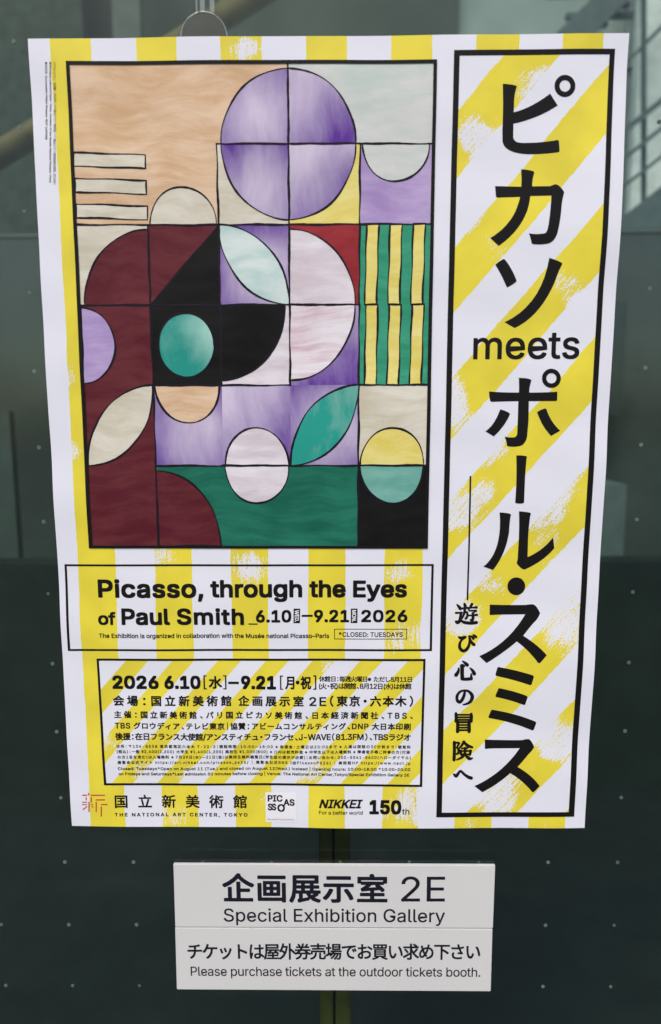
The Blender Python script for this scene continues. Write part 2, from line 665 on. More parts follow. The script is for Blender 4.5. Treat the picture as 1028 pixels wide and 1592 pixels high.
def frame_uv(bm, q, t, z=0.0):
    """rectangular printed rule between outer pixel quad q and t px inward (sides tuple l, t, r, b)"""
    o = [uv_of(*p) for p in q]
    i = [uv_of(q[0][0] + t[0], q[0][1] + t[1]), uv_of(q[1][0] - t[2], q[1][1] + t[1]),
         uv_of(q[2][0] - t[2], q[2][1] - t[3]), uv_of(q[3][0] + t[0], q[3][1] - t[3])]
    vo = [bm.verts.new((*p, z)) for p in o]
    vi = [bm.verts.new((*p, z)) for p in i]
    for k in range(4):
        j = (k + 1) % 4
        bm.faces.new((vo[k], vo[j], vi[j], vi[k]))
    return i


def quad_uv(bm, q, z=0.0):
    bm.faces.new([bm.verts.new((*uv_of(*p), z)) for p in q])


# ---- lettering: Latin outlines drawn here (units: capital height = 400), kana and kanji from the built-in lettering
LATIN = {
    'A': '377|13,0 158,400 217,400 364,0 311,0 226,238 208,293 183,376 193,376 167,292 150,238 67,0|86,112 86,156 291,156 291,112',
    'B': '359|47,0 47,400 190,400 228,396 259,386 282,369 299,348 310,322 313,294 311,271 304,252 294,237 280,225 248,210 248,206 267,202 286,193 303,179 316,160 326,136 329,107 325,78 315,52 297,31 271,14 237,4 194,0|98,45 192,45 233,49 259,63 274,83 279,107 277,127 269,145 257,160 240,171 220,179 195,181 98,181|98,224 187,224 208,227 227,233 242,243 254,257 262,273 264,293 260,317 246,337 222,351 189,355 98,355',
    'C': '401|210,-5 161,1 118,20 82,50 55,91 37,141 32,200 37,259 55,309 82,350 118,380 161,399 210,405 240,403 268,397 293,386 316,370 336,352 352,329 364,303 372,274 321,274 315,293 306,310 281,337 248,353 210,358 175,354 144,340 118,317 98,286 86,247 81,200 86,153 98,114 118,83 145,60 176,46 210,42 248,47 281,63 306,90 321,126 372,126 364,97 352,71 336,49 316,30 293,15 268,4 240,-3',
    'D': '395|172,0 75,0 75,45 169,45 214,49 250,63 278,86 298,117 310,156 314,201 310,246 298,283 279,314 251,337 216,351 174,355 73,355 73,400 177,400 231,394 277,376 314,347 341,308 357,258 363,201 357,143 341,93 313,54 276,24 228,6|98,400 98,0 47,0 47,400',
    'E': '329|47,0 47,400 293,400 293,355 98,355 98,225 279,225 279,180 98,180 98,45 295,45 295,0',
    'F': '322|47,0 47,400 290,400 290,355 98,355 98,219 272,219 272,174 98,174 98,0',
    'G': '409|211,-5 161,1 117,20 81,50 54,91 37,141 32,200 37,259 54,309 81,350 117,380 160,399 208,405 239,403 268,396 294,385 317,369 337,350 353,327 365,302 373,274 321,274 304,309 280,336 248,353 209,358 175,354 144,340 118,317 98,286 86,247 81,200 86,153 98,114 119,83 145,60 176,46 211,42 243,45 271,56 294,73 312,97 323,126 326,159 341,157 222,157 222,201 376,201 376,157 371,111 354,71 329,39 296,15 256,0',
    'H': '406|47,0 47,400 98,400 98,227 308,227 308,400 359,400 359,0 308,0 308,182 98,182 98,0',
    'I': '236|24,0 24,45 93,45 93,355 24,355 24,400 212,400 212,355 144,355 144,45 212,45 212,0',
    'J': '312|146,-5 98,2 59,26 34,63 26,114 26,136 77,136 77,114 81,82 96,58 117,44 146,39 173,44 195,58 209,82 214,114 214,400 264,400 264,114 256,63 231,26 193,2',
    'K': '367|82,114 82,170 109,205 137,239 166,271 286,400 352,400 182,217 179,217|47,0 47,400 98,400 98,263 97,177 98,152 98,0|293,0 148,204 179,243 353,0',
    'L': '309|47,0 47,400 98,400 98,45 284,45 284,0',
    'M': '494|47,0 47,400 119,400 218,147 226,125 235,96 245,66 253,38 242,38 250,65 259,95 269,124 277,147 374,400 446,400 446,0 397,0 397,229 397,257 397,290 398,325 399,359 403,359 391,322 379,285 368,253 358,229 269,0 225,0 134,229 125,252 114,284 101,321 88,359 93,359 94,327 95,292 96,258 96,229 96,0',
    'N': '412|47,0 47,400 107,400 270,144 285,119 305,84 325,43 318,42 315,85 314,124 314,153 314,400 364,400 364,0 304,0 159,228 139,260 116,300 85,355 94,357 96,302 98,258 98,229 98,0',
    'O': '419|210,-5 161,1 118,20 82,50 55,91 37,141 32,200 37,259 55,309 82,350 118,380 161,399 210,405 259,399 302,380 337,350 365,309 382,259 388,200 382,141 365,91 337,50 302,20 259,1|210,42 244,46 275,60 301,82 321,113 334,153 338,200 334,247 321,287 301,318 275,340 244,354 210,358 176,354 145,340 119,318 99,286 86,247 81,200 86,153 99,113 119,82 145,60 176,46',
    'P': '350|47,0 47,400 185,400 227,396 261,383 288,363 306,338 318,307 321,273 318,239 306,209 288,183 261,163 227,150 185,146 100,146 100,191 183,191 211,193 234,201 250,214 262,231 269,251 271,273 269,296 262,316 250,332 233,345 211,353 183,355 98,355 98,0',
    'R': '353|47,0 47,400 186,400 228,396 262,384 288,365 307,341 318,311 322,277 318,243 307,213 288,189 262,171 228,159 186,155 100,155 100,201 184,201 212,203 234,210 251,221 262,236 269,255 271,277 269,299 262,318 251,334 234,346 212,353 183,355 98,355 98,0|278,0 181,180 238,180 336,0',
    'S': '351|176,-7 135,-3 100,7 72,24 50,47 36,75 30,107 82,107 87,86 97,69 112,56 131,46 153,41 176,39 202,41 225,47 244,58 259,72 269,90 272,110 269,127 261,141 249,152 233,161 192,175 144,188 100,205 68,227 48,257 41,293 45,325 59,352 80,375 108,391 141,402 179,405 216,402 249,391 276,375 297,353 310,327 315,297 265,297 257,324 238,344 210,356 177,361 153,358 132,352 114,342 101,329 93,313 90,295 94,277 103,262 117,251 133,242 167,231 208,220 245,207 282,187 298,173 310,155 318,134 321,109 317,78 304,50 283,26 254,8 218,-3',
    'T': '353|25,355 25,400 328,400 328,355 202,355 202,0 151,0 151,355',
    'U': '407|203,-6 159,-2 121,12 90,34 67,63 52,97 47,136 47,400 98,400 98,140 101,113 111,89 126,69 147,53 173,44 203,41 234,44 260,53 281,69 296,89 306,113 309,140 309,400 359,400 359,136 355,97 340,63 317,34 286,12 248,-2',
    'V': '377|160,0 13,400 66,400 151,162 169,108 195,24 184,24 210,109 228,162 310,400 364,400 219,0',
    'W': '540|122,0 13,400 65,400 128,154 138,114 147,74 155,31 149,31 157,74 166,114 176,154 241,400 299,400 363,154 373,114 382,74 391,31 384,31 392,74 401,114 411,154 474,400 526,400 417,0 358,0 289,254 276,308 264,373 275,373 263,310 250,254 181,0',
    'Y': '371|160,0 160,164 13,400 72,400 151,271 175,230 196,181 176,181 197,230 220,271 300,400 358,400 211,164 211,0',
    ' ': '148|',
    'a': '306|126,-7 99,-4 74,4 53,17 37,35 27,58 24,85 26,108 34,127 46,141 61,152 99,166 140,173 184,178 209,185 215,191 217,200 217,202 215,219 210,233 201,245 189,253 173,258 154,260 134,258 117,253 92,237 79,215 32,229 45,253 62,272 82,286 105,295 128,301 152,302 188,298 225,283 241,270 253,252 262,228 265,198 265,0 217,0 217,41 214,41 198,19 169,1 149,-5|134,36 159,38 179,46 195,58 207,73 214,90 217,108 217,149 204,143 182,138 157,135 138,132 106,125 92,118 81,110 74,98 72,82 74,68 80,57 90,48 102,41',
    'b': '334|180,-6 156,-4 136,3 108,25 93,46 88,46 88,0 41,0 41,400 89,400 89,251 93,251 108,272 135,293 155,300 180,302 215,298 246,283 272,261 291,230 303,192 307,148 303,104 291,66 272,36 246,13 216,-2|173,37 199,40 220,52 236,69 248,92 256,119 258,149 256,179 248,205 237,228 220,245 199,256 173,259 148,256 127,245 110,229 98,207 91,180 89,149 91,118 98,90 110,68 127,51 148,40',
    'c': '311|163,-6 125,-2 92,13 65,36 44,67 31,104 27,147 31,191 44,229 65,260 92,283 125,297 163,302 204,297 240,280 267,253 284,218 238,206 228,227 212,244 190,255 163,259 136,255 114,244 97,226 85,203 78,176 76,147 78,119 85,92 97,70 114,52 136,40 163,37 191,41 213,52 229,70 239,92 285,81 278,61 268,44 241,17 205,-1',
    'd': '334|154,-6 118,-2 88,13 62,36 43,66 31,104 27,148 31,192 43,230 62,261 88,283 119,298 154,302 179,300 199,293 226,272 241,251 244,251 244,400 292,400 292,0 246,0 246,46 241,46 226,25 198,3 179,-4|161,37 186,40 207,51 223,68 235,90 243,118 245,149 243,180 236,207 224,229 207,245 186,256 161,259 135,256 114,245 97,228 85,205 78,179 76,149 78,119 85,92 97,69 114,52 135,40',
    'e': '318|167,-6 126,-2 92,13 64,36 44,67 31,104 27,147 31,190 43,228 64,259 90,283 123,297 161,302 185,300 209,294 231,283 251,268 268,248 281,222 289,190 292,152 292,133 59,133 59,174 266,174 243,159 241,187 234,211 222,231 206,247 186,256 161,260 136,256 115,246 98,231 86,212 78,190 75,166 75,140 78,109 87,83 101,63 119,48 141,39 167,36 199,41 224,57 240,83 287,71 278,50 263,31 245,15 222,3 196,-4',
    'f': '199|179,298 179,257 5,257 5,298|63,0 63,339 66,363 75,382 89,397 106,408 126,414 147,417 175,414 191,410 179,368 169,371 153,373 134,370 121,362 114,348 111,329 111,0',
    'g': '334|163,-118 132,-116 105,-110 83,-100 65,-87 50,-71 40,-54 80,-32 96,-52 121,-69 140,-75 163,-77 196,-72 222,-59 239,-37 245,-5 245,54 241,54 225,33 198,12 179,6 153,4 119,8 89,21 63,42 43,71 31,107 27,150 31,193 43,231 63,261 88,283 119,298 154,302 179,300 199,293 227,272 242,251 246,251 246,298 293,298 293,-7 289,-42 275,-71 255,-92 228,-107 197,-116|161,46 186,50 207,59 224,74 236,95 243,121 246,151 243,181 236,208 224,229 208,246 187,256 161,259 135,256 114,245 97,228 85,206 78,180 76,151 78,122 86,96 98,75 114,60 136,50',
    'h': '322|89,178 89,0 41,0 41,400 89,400 89,226 81,226 97,261 120,285 147,298 179,302 207,299 232,290 253,274 268,252 278,224 281,189 281,0 233,0 233,185 228,216 215,239 193,254 165,259 145,256 126,250 111,238 99,222 92,202',
    'i': '131|41,0 41,298 89,298 89,0|66,348 53,351 42,357 35,368 32,380 35,392 42,403 53,409 66,412 79,409 90,403 97,392 99,380 97,368 90,357 79,351',
    'j': '131|41,298 89,298 89,-24 87,-49 80,-71 68,-89 51,-102 29,-110 3,-112 -8,-112 -8,-68 2,-68 19,-65 32,-57 39,-42 41,-23|66,348 53,351 42,357 35,368 32,380 35,392 42,403 53,409 66,412 78,409 89,403 97,392 99,380 97,368 89,357 78,351',
    'k': '299|86,107 86,166 95,166 224,298 283,298 145,157 139,157|41,0 41,400 89,400 89,0|231,0 116,146 150,180 293,0',
    'l': '149|110,-2 79,3 58,16 46,37 41,66 41,400 89,400 89,78 91,60 94,49 102,43 115,41 126,41 133,43 142,2 127,-1',
    'm': '479|41,0 41,298 88,298 88,232 85,232 93,254 104,272 119,286 135,296 153,302 172,304 202,299 226,284 243,261 252,232 246,232 253,252 265,270 281,284 299,295 320,301 343,304 368,301 391,292 410,278 425,258 435,232 438,201 438,0 390,0 390,199 385,227 372,246 352,256 329,260 310,258 294,251 281,241 272,228 266,212 264,194 264,0 216,0 216,204 211,227 199,245 180,256 157,260 140,258 124,252 110,242 99,227 92,209 89,187 89,0',
    'n': '322|89,178 89,0 41,0 41,298 88,298 88,226 81,226 97,261 120,285 147,298 179,302 207,299 232,290 252,274 268,252 278,224 281,189 281,0 233,0 233,185 228,216 215,239 193,254 165,259 145,256 126,250 111,238 99,222 92,202',
    'o': '326|163,-6 125,-2 92,13 65,36 44,67 31,104 27,147 31,191 44,229 65,260 92,283 125,297 163,302 201,297 235,283 262,260 283,229 295,191 300,147 295,104 283,67 262,36 235,13 201,-2|163,37 190,40 212,52 229,70 241,92 249,119 251,147 249,176 241,203 229,226 212,244 190,255 163,259 136,255 114,244 97,226 85,203 78,176 76,147 78,119 85,92 97,70 114,52 136,40',
    'p': '334|41,-112 41,298 88,298 88,251 93,251 108,272 135,293 155,300 180,302 215,298 246,283 272,261 291,230 303,192 307,148 303,104 291,66 272,36 246,13 216,-2 180,-6 156,-4 136,3 108,25 93,46 89,46 89,-112|173,37 199,40 220,52 236,69 248,92 256,119 258,149 256,179 248,205 237,228 220,245 199,256 173,259 148,256 127,245 110,229 98,207 91,180 89,149 91,118 98,90 110,68 127,51 148,40',
    'q': '334|292,-112 244,-112 244,46 241,46 226,25 198,3 179,-4 154,-6 118,-2 88,13 62,36 43,66 31,104 27,148 31,192 43,230 62,261 88,283 119,298 154,302 179,300 199,293 226,272 241,251 246,251 246,298 292,298|161,37 186,40 207,51 223,68 235,90 243,118 245,149 243,180 236,207 224,229 207,245 186,256 161,259 135,256 114,245 97,228 85,205 78,179 76,149 78,119 85,92 97,69 114,52 135,40',
    'r': '204|41,0 41,298 88,298 88,252 91,252 102,273 120,289 142,299 168,303 180,302 191,302 191,253 181,255 163,256 143,254 125,247 110,237 99,223 92,206 89,186 89,0',
    's': '287|143,-6 114,-4 88,3 66,14 49,30 36,50 28,74 74,84 83,62 98,47 118,39 143,36 171,39 192,49 206,64 211,81 208,95 200,107 186,116 167,122 117,134 82,146 57,164 42,187 37,215 40,240 51,261 68,278 90,291 117,300 147,302 176,300 200,293 219,282 235,267 247,249 255,228 211,218 203,234 191,248 173,258 147,261 123,258 103,249 90,235 85,218 88,203 97,191 113,182 135,175 180,165 216,152 241,135 256,112 260,84 257,59 246,37 228,19 204,5 176,-4',
    't': '179|160,298 160,257 5,257 5,298|51,370 99,370 99,77 101,60 107,48 118,41 134,39 146,40 159,42 168,1 151,-2 132,-3 98,2 72,17 56,41 51,73',
    'u': '322|143,-4 115,-1 90,8 70,24 54,46 45,75 41,109 41,298 89,298 89,113 94,82 108,59 129,44 157,39 178,42 196,49 211,60 223,76 230,96 233,120 233,298 281,298 281,0 234,0 234,72 242,72 225,37 202,13 175,0',
    'v': '306|128,0 14,298 66,298 130,122 147,68 162,16 145,16 159,68 176,122 240,298 292,298 178,0',
    'w': '446|108,0 18,298 68,298 105,168 121,107 138,32 130,32 146,106 162,168 198,298 249,298 284,168 300,107 316,32 308,32 325,106 341,168 377,298 428,298 338,0 290,0 251,135 239,177 228,220 217,266 228,266 218,221 206,177 195,135 156,0',
    'x': '298|16,0 135,172 134,134 23,298 79,298 116,240 141,199 163,162 138,162 159,199 183,240 221,298 277,298 164,133 164,168 281,0 226,0 181,67 157,107 136,143 161,143 140,107 117,67 72,0',
    'y': '306|37,-109 48,-67 56,-69 82,-70 93,-66 102,-58 111,-46 118,-28 128,-1 14,298 66,298 130,122 147,68 162,16 144,16 159,68 176,122 240,298 292,298 161,-46 139,-84 125,-97 110,-107 92,-112 72,-114 51,-112',
    'z': '299|33,0 33,36 200,251 200,254 38,254 38,298 261,298 261,260 99,47 99,44 266,44 266,0',
    'é': '318|167,-6 126,-2 92,13 64,36 44,67 31,104 27,147 31,190 43,228 64,259 90,283 123,297 161,302 185,300 209,294 231,283 251,268 268,248 281,222 289,190 292,152 292,133 59,133 59,174 266,174 243,159 241,187 234,211 222,231 206,247 186,256 161,260 136,256 115,246 98,231 86,212 78,190 75,166 75,140 78,109 87,83 101,63 119,48 141,39 167,36 199,41 224,57 240,83 287,71 278,50 263,31 245,15 222,3 196,-4|139,337 177,416 230,416 179,337',
    '0': '356|178,-5 137,1 102,19 74,49 54,89 42,140 38,200 42,260 54,310 75,351 103,381 137,399 178,405 219,399 254,381 282,351 302,310 314,260 319,200 315,140 302,89 282,49 254,19 220,1|178,39 205,44 228,58 246,81 260,113 268,153 270,200 268,247 260,287 246,319 228,342 205,357 178,361 151,357 128,342 110,319 97,287 89,247 86,200 89,153 97,113 110,81 128,58 151,44',
    '1': '356|60,0 60,43 307,43 307,0|217,400 217,0 167,0 167,352 165,352 68,281 68,336 156,400',
    '2': '356|50,0 50,37 184,180 222,222 244,257 250,274 252,292 249,312 242,329 230,343 215,353 196,359 176,361 154,359 135,352 120,340 109,325 102,306 100,285 52,285 56,318 68,348 87,372 112,390 143,402 177,405 211,402 241,390 265,373 284,350 296,323 300,293 298,271 292,250 281,228 264,203 210,141 120,48 120,45 306,45 306,0',
    '3': '356|171,-5 136,-2 104,8 77,24 55,45 41,72 34,104 86,104 90,84 99,68 113,56 130,47 150,41 172,39 195,41 216,48 234,58 247,73 256,92 259,114 256,135 248,154 235,171 216,184 190,192 158,195 123,195 123,235 226,352 226,355 55,355 55,400 293,400 293,362 166,219 166,227 207,227 242,217 271,199 292,175 305,146 309,114 305,81 291,52 270,28 243,10 209,-2',
    '4': '356|31,83 31,125 194,400 244,400 85,130 85,128 325,128 325,83|221,0 221,95 221,115 221,250 270,250 270,0',
    '5': '356|174,-5 140,-2 110,9 85,25 65,47 52,73 47,103 96,103 100,85 108,70 121,57 136,47 154,41 174,39 197,42 217,51 234,64 247,82 255,103 258,128 255,152 247,174 233,192 216,206 195,215 171,218 132,211 114,203 101,193 53,199 75,400 288,400 288,355 118,355 105,237 107,237 122,247 140,255 159,261 180,262 207,260 231,252 253,240 271,224 286,205 298,182 305,156 307,128 303,92 290,59 270,32 243,12 210,-1',
    '6': '356|178,-5 143,-1 112,12 86,32 66,59 54,91 50,127 53,157 63,188 80,224 108,268 198,400 253,400 119,205 114,205 130,226 154,241 185,247 219,243 248,232 272,213 291,189 302,158 306,123 302,88 289,57 269,31 244,11 213,-1|178,38 200,41 219,49 235,62 247,80 255,100 257,123 255,147 247,168 235,185 219,198 200,206 178,209 156,206 137,198 121,185 108,168 101,148 98,125 101,101 108,80 121,62 137,49 156,41',
    '7': '356|76,0 254,352 254,355 49,355 49,400 307,400 307,353 130,0',
    '8': '356|178,-5 140,-2 107,9 79,26 58,49 45,76 41,106 43,131 51,153 63,173 79,190 99,201 120,208 120,210 93,222 73,242 60,269 55,299 59,328 71,354 90,375 115,392 144,402 178,405 211,402 241,392 265,375 284,354 296,328 300,299 296,269 283,242 262,222 236,210 236,208 257,201 276,190 292,173 305,153 313,131 315,106 311,76 298,49 277,26 249,9 216,-2|178,39 203,41 224,47 241,58 254,72 262,89 265,109 262,130 253,148 240,164 222,175 201,183 178,185 154,183 133,175 115,164 102,148 94,130 91,109 93,89 101,72 114,58 132,47 153,41|178,228 198,230 216,236 230,246 241,260 249,276 251,295 249,314 242,330 231,344 216,353 198,360 178,362 157,360 139,353 125,344 114,330 107,314 104,295 107,276 114,260 125,246 140,236 158,230',
    '9': '356|178,405 213,401 244,388 270,368 289,341 302,309 306,273 303,243 293,212 275,176 248,132 158,0 103,0 237,195 242,195 226,174 202,159 171,153 137,157 108,168 84,187 65,211 54,242 50,277 54,312 67,343 86,369 112,389 143,401|178,362 156,359 137,351 121,338 109,320 101,300 99,277 101,253 109,232 121,215 137,202 156,194 178,191 200,194 219,202 235,215 247,232 255,252 257,275 255,299 247,320 235,338 219,351 200,359',
    '.': '148|75,-3 61,-1 50,7 42,19 39,32 42,46 50,58 61,66 75,68 89,66 100,58 108,46 111,32 108,19 100,7 89,-1',
    ',': '148|30,-94 53,56 108,56 66,-94',
    ':': '148|75,-3 61,-1 50,7 42,19 39,32 42,46 50,58 61,66 75,68 89,66 100,58 108,46 111,32 108,19 100,7 89,-1|75,213 61,216 50,223 42,235 39,249 42,262 50,274 61,282 75,285 89,282 100,274 108,262 111,249 108,235 100,223 89,216',
    '/': '196|185,419 56,-60 11,-60 140,419',
    '-': '356|265,192 265,148 90,148 90,192',
    '–': '275|275,192 275,148 0,148 0,192',
    '_': '251|251,0 251,-44 0,-44 0,0',
    '*': '356|158,175 162,260 90,214 70,248 146,287 70,326 90,361 162,315 158,400 197,400 194,315 265,361 285,326 209,287 285,248 265,214 194,260 197,175',
    '(': '215|70,162 72,207 79,254 90,302 103,347 120,388 139,424 186,424 150,337 127,246 121,203 119,162 126,90 148,13 186,-75 139,-75 109,-17 88,43 74,103',
    ')': '215|29,-75 68,14 89,91 96,162 94,203 88,246 65,337 29,424 76,424 95,388 111,347 125,302 136,254 142,207 145,162 140,102 127,42 105,-18 76,-75',
    '[': '215|80,-75 80,424 186,424 186,383 126,383 126,-34 186,-34 186,-75',
    ']': '215|29,-75 29,-34 89,-34 89,383 29,383 29,424 135,424 135,-75',
    '|': '181|111,529 111,-129 69,-129 69,529',
    '@': '532|279,-106 223,-102 174,-90 132,-69 96,-41 68,-6 48,36 36,86 32,141 36,195 48,243 69,285 97,321 131,349 173,370 221,382 274,387 326,382 371,369 410,348 442,320 467,288 485,251 496,211 500,169 496,112 491,84 483,60 471,39 455,22 434,12 406,8 374,13 347,28 337,39 332,54 330,54 321,37 305,23 284,13 257,10 224,14 197,28 176,49 161,76 151,108 148,143 152,178 163,208 180,234 202,253 229,266 259,270 283,267 303,260 317,251 327,240 330,240 330,263 372,263 372,87 375,71 381,58 392,49 407,46 425,50 438,60 447,76 453,100 457,169 454,204 446,236 431,267 411,294 385,316 354,333 316,344 273,348 229,344 190,334 157,316 129,292 106,263 90,227 80,186 77,140 80,93 90,52 107,16 129,-13 158,-36 193,-53 234,-64 281,-67 324,-63 360,-54 385,-46 397,-84 365,-94 323,-103|259,51 282,54 301,61 314,75 324,93 330,117 332,145 330,174 323,196 313,211 299,222 282,227 260,229 240,226 222,218 209,205 198,188 192,168 190,145 192,121 197,99 206,79 219,64 237,54',
    '©': '501|136,200 140,230 152,258 170,282 194,300 222,312 252,316 279,313 304,304 325,290 343,271 355,250 362,225 315,225 307,243 293,258 274,267 252,271 234,268 217,261 202,250 191,235 184,218 181,200 184,181 191,164 202,150 217,139 234,132 252,129 273,133 291,142 303,157 310,175 358,175 351,150 340,128 323,110 303,96 279,87 252,84 222,88 194,99 170,118 152,141 140,169|250,-6 209,-2 170,10 135,29 104,54 79,85 60,120 48,159 44,200 48,241 60,280 79,315 104,346 135,371 170,390 209,402 250,406 292,402 330,390 365,371 396,346 421,315 440,280 452,241 456,200 452,159 440,120 421,85 396,54 365,29 330,10 292,-2|250,40 282,43 312,53 339,67 363,87 383,111 398,138 407,168 410,200 407,232 398,262 383,289 363,313 339,333 312,347 282,357 250,360 218,357 188,347 161,333 137,313 118,289 103,262 94,232 91,200 94,168 103,138 118,111 137,87 161,67 188,53 218,43',
    '¥': '300|63,400 164,179 125,161 7,400|136,179 238,400 294,400 175,161|176,210 176,0 125,0 125,210|263,200 263,163 38,163 38,200|263,122 263,86 38,86 38,122',
}

_glyph = {}


def fill(contours):
    """outer outlines with their holes -> vertices, triangles"""
    def area(c):
        return sum(p[0] * q[1] - q[0] * p[1] for p, q in zip(c, c[1:] + c[:1])) / 2

    def inside(p, c):
        r = False
        for (x0, y0), (x1, y1) in zip(c, c[1:] + c[:1]):
            if (y0 > p[1]) != (y1 > p[1]) and p[0] < (x1 - x0) * (p[1] - y0) / (y1 - y0) + x0:
                r = not r
        return r
    big = max(contours, key=lambda c: abs(area(c)))
    sg = 1 if area(big) > 0 else -1
    outs = [c for c in contours if area(c) * sg > 0]
    holes = [c for c in contours if area(c) * sg < 0]
    V, F = [], []
    for o in outs:
        loops = [o] + [h for h in holes if inside(h[0], o)]
        flat = [p for l in loops for p in l]
        for t in tessellate_polygon([[Vector((x, y, 0)) for x, y in l] for l in loops]):
            F.append(tuple(len(V) + i for i in t))
        V += flat
    return V, F


def raw_text(body):
    cu = bpy.data.curves.new('lettering', 'FONT')
    cu.body = body
    cu.size = 1.0
    cu.resolution_u = 3
    cu.fill_mode = 'FRONT'
    o = bpy.data.objects.new('lettering', cu)
    COL.objects.link(o)
    bpy.context.view_layer.update()
    dg = bpy.context.evaluated_depsgraph_get()
    me = bpy.data.meshes.new_from_object(o.evaluated_get(dg))
    bpy.data.objects.remove(o)
    bpy.data.curves.remove(cu)
    v = [(p.co.x, p.co.y) for p in me.vertices]
    f = [tuple(p.vertices) for p in me.polygons]
    bpy.data.meshes.remove(me)
    return v, f


_w1 = max(x for x, _ in raw_text('国')[0])
EM = max(x for x, _ in raw_text('国国')[0]) - _w1
_ky = [y for _, y in raw_text('国')[0]]
KANJI_H = (max(_ky) - min(_ky)) / EM
LS = .75 / 400.0                       # Latin capital height relative to one em
HALF = {'、': .62, '。': .6, '・': .62, '：': .62, '（': .62, '）': .62, '｜': .62, '「': .6, '」': .6}


def glyph(ch):
    """vertices (one em = 1), faces, advance"""
    if ch not in _glyph:
        if ch in LATIN:
            p = LATIN[ch].split('|')
            cs = [[tuple(int(q) * LS for q in v.split(',')) for v in c.split(' ')] for c in p[1:] if c]
            V, F = fill(cs) if cs else ([], [])
            _glyph[ch] = (V, F, int(p[0]) * LS)
        else:
            V, F = raw_text(ch)
            V = [(x / EM, y / EM) for x, y in V]
            adv = 1.0
            if ch in HALF and V:
                xs = [x for x, _ in V]
                m = (min(xs) + max(xs)) / 2
                adv = max(HALF[ch], max(xs) - min(xs) + .14)
                V = [(x - m + adv / 2, y) for x, y in V]
            _glyph[ch] = (V, F, adv)
    return _glyph[ch]


DIRS = [(0, 0), (1, 0), (.88, .88), (0, 1), (-.88, .88), (-1, 0), (-.88, -.88), (0, -1), (.88, -.88)]


def fit_text(body, w, h, cap=False, weight=0.0, italic=0.0):
    """letters fitted to width w and height h (ink box, or the capital height when cap); tracking takes up the slack.
    weight thickens the strokes (fraction of h). Returns vertices (x 0..w, y down from the top, depth step), faces."""
    runs, x = [], 0.0
    for ch in body:
        V, F, adv = glyph(ch)
        runs.append((x, V, F))
        x += adv
    ys = [y for _, V, _ in runs for _, y in V]
    top = 400 * LS if cap else max(ys)
    hh = top - (0 if cap else min(ys))
    g = weight * h
    s = (h - 2 * g) / hh
    ink = [(x0 + p[0], i) for i, (x0, V, _) in enumerate(runs) for p in V]
    lo, hi = min(ink), max(ink)
    n = hi[1] - lo[1]
    nat = (hi[0] - lo[0]) * s
    track = 0.0
    sx0 = 1.0
    if all(c in LATIN for c in body):
        sx0 = min(max((w - 2 * g) / nat, .9), 1.16)
        nat *= sx0
    if n:
        track = (w - 2 * g - nat) / n
        track = max(-.085 * s, min(1.2 * s, track))
    sx = (w - 2 * g) / (nat + track * n)
    VV, FF = [], []
    dirs = DIRS if weight else DIRS[:1]
    for k, (dx, dy) in enumerate(dirs):
        for i, (x0, V, F) in enumerate(runs):
            b = len(VV)
            for px_, py_ in V:
                X = ((x0 + px_ - lo[0]) * s * sx0 + track * (i - lo[1])) * sx + g + dx * g
                Y = (top - py_) * s + g - dy * g
                VV.append((X + italic * (h - Y), Y, k * 1.5e-6))
            FF += [tuple(b + q for q in f) for f in F]
    return VV, FF


def put_text(bm, body, xl, xr, yt, yb, cap=False, weight=0.0, z=0.0, italic=0.0, turn=False):
    """letters on the sheet; extents in photo pixels, width read at mid height"""
    if not turn:
        ym = (yt + yb) / 2
        ul, vm = uv_of(xl, ym)
        u1, vr = uv_of(xr, ym)
        vt, vb = uv_of((xl + xr) / 2, yt)[1], uv_of((xl + xr) / 2, yb)[1]
        V, F = fit_text(body, u1 - ul, vb - vt, cap, weight, italic)
        co = [(ul + x, vt + y, z + q) for x, y, q in V]
    else:                                                   # reads downwards, turned a quarter
        xm = (xl + xr) / 2
        ut, vt = uv_of(xm, yt)
        ub, vb = uv_of(xm, yb)
        u0, _ = uv_of(xl, yt)
        u1, _ = uv_of(xr, yt)
        V, F = fit_text(body, vb - vt, u1 - u0, cap, weight)
        L = vb - vt
        co = [(u1 - y + (ub - ut) * x / L, vt + x, z + q) for x, y, q in V]
    vs_ = [bm.verts.new(c) for c in co]
    for f in F:
        try:
            bm.faces.new([vs_[i] for i in f])
        except ValueError:
            pass


def lettering(name, items, mat, parent, off, cut=False):
    bm = bmesh.new()
    for k, it in enumerate(items):
        d = dict(it[5]) if len(it) > 5 else {}
        put_text(bm, it[0], it[1], it[2], it[3], it[4], z=k * 2e-6, **d)
    return conform(name, bm, mat, parent, off, cut)


# ------------------------------------------------------------------ poster
poster = empty('exhibition_poster', (0, YB, ORIG[1]))
tag(poster, 'large white and yellow striped exhibition poster hung in front of the dark glass', 'poster')
PINV = Matrix.Translation(-poster.location)
M_VERT = m_stripes('paper_upright_stripes', 0.0, .1035, .0506 / .1035, .0273, 1.0, wob=.007, dry=.54, worn=[
    (372, 78, .030, .26), (395, 72, .02, .2), (92, 330, .03, .16), (100, 460, .02, .14), (105, 588, .034, .60), (112, 700, .022, .55), (112, 650, .02, .15),
    (130, 965, .04, .20), (150, 1010, .03, .14), (262, 868, .03, .22), (262, 985, .035, .22), (390, 880, .04, .22), (392, 950, .03, .12),
    (625, 885, .03, .30), (632, 990, .04, .26), (640, 1265, .045, .30), (275, 1262, .05, .26), (425, 1255, .04, .26), (190, 1250, .035, .20),
    (735, 1280, .03, .3), (840, 1282, .03, .24), (600, 1018, .03, .15)])
us = [i * CELL for i in range(int(PU / CELL) + 1)]
vs2 = [j * CELL for j in range(int(PV / CELL) + 1)]
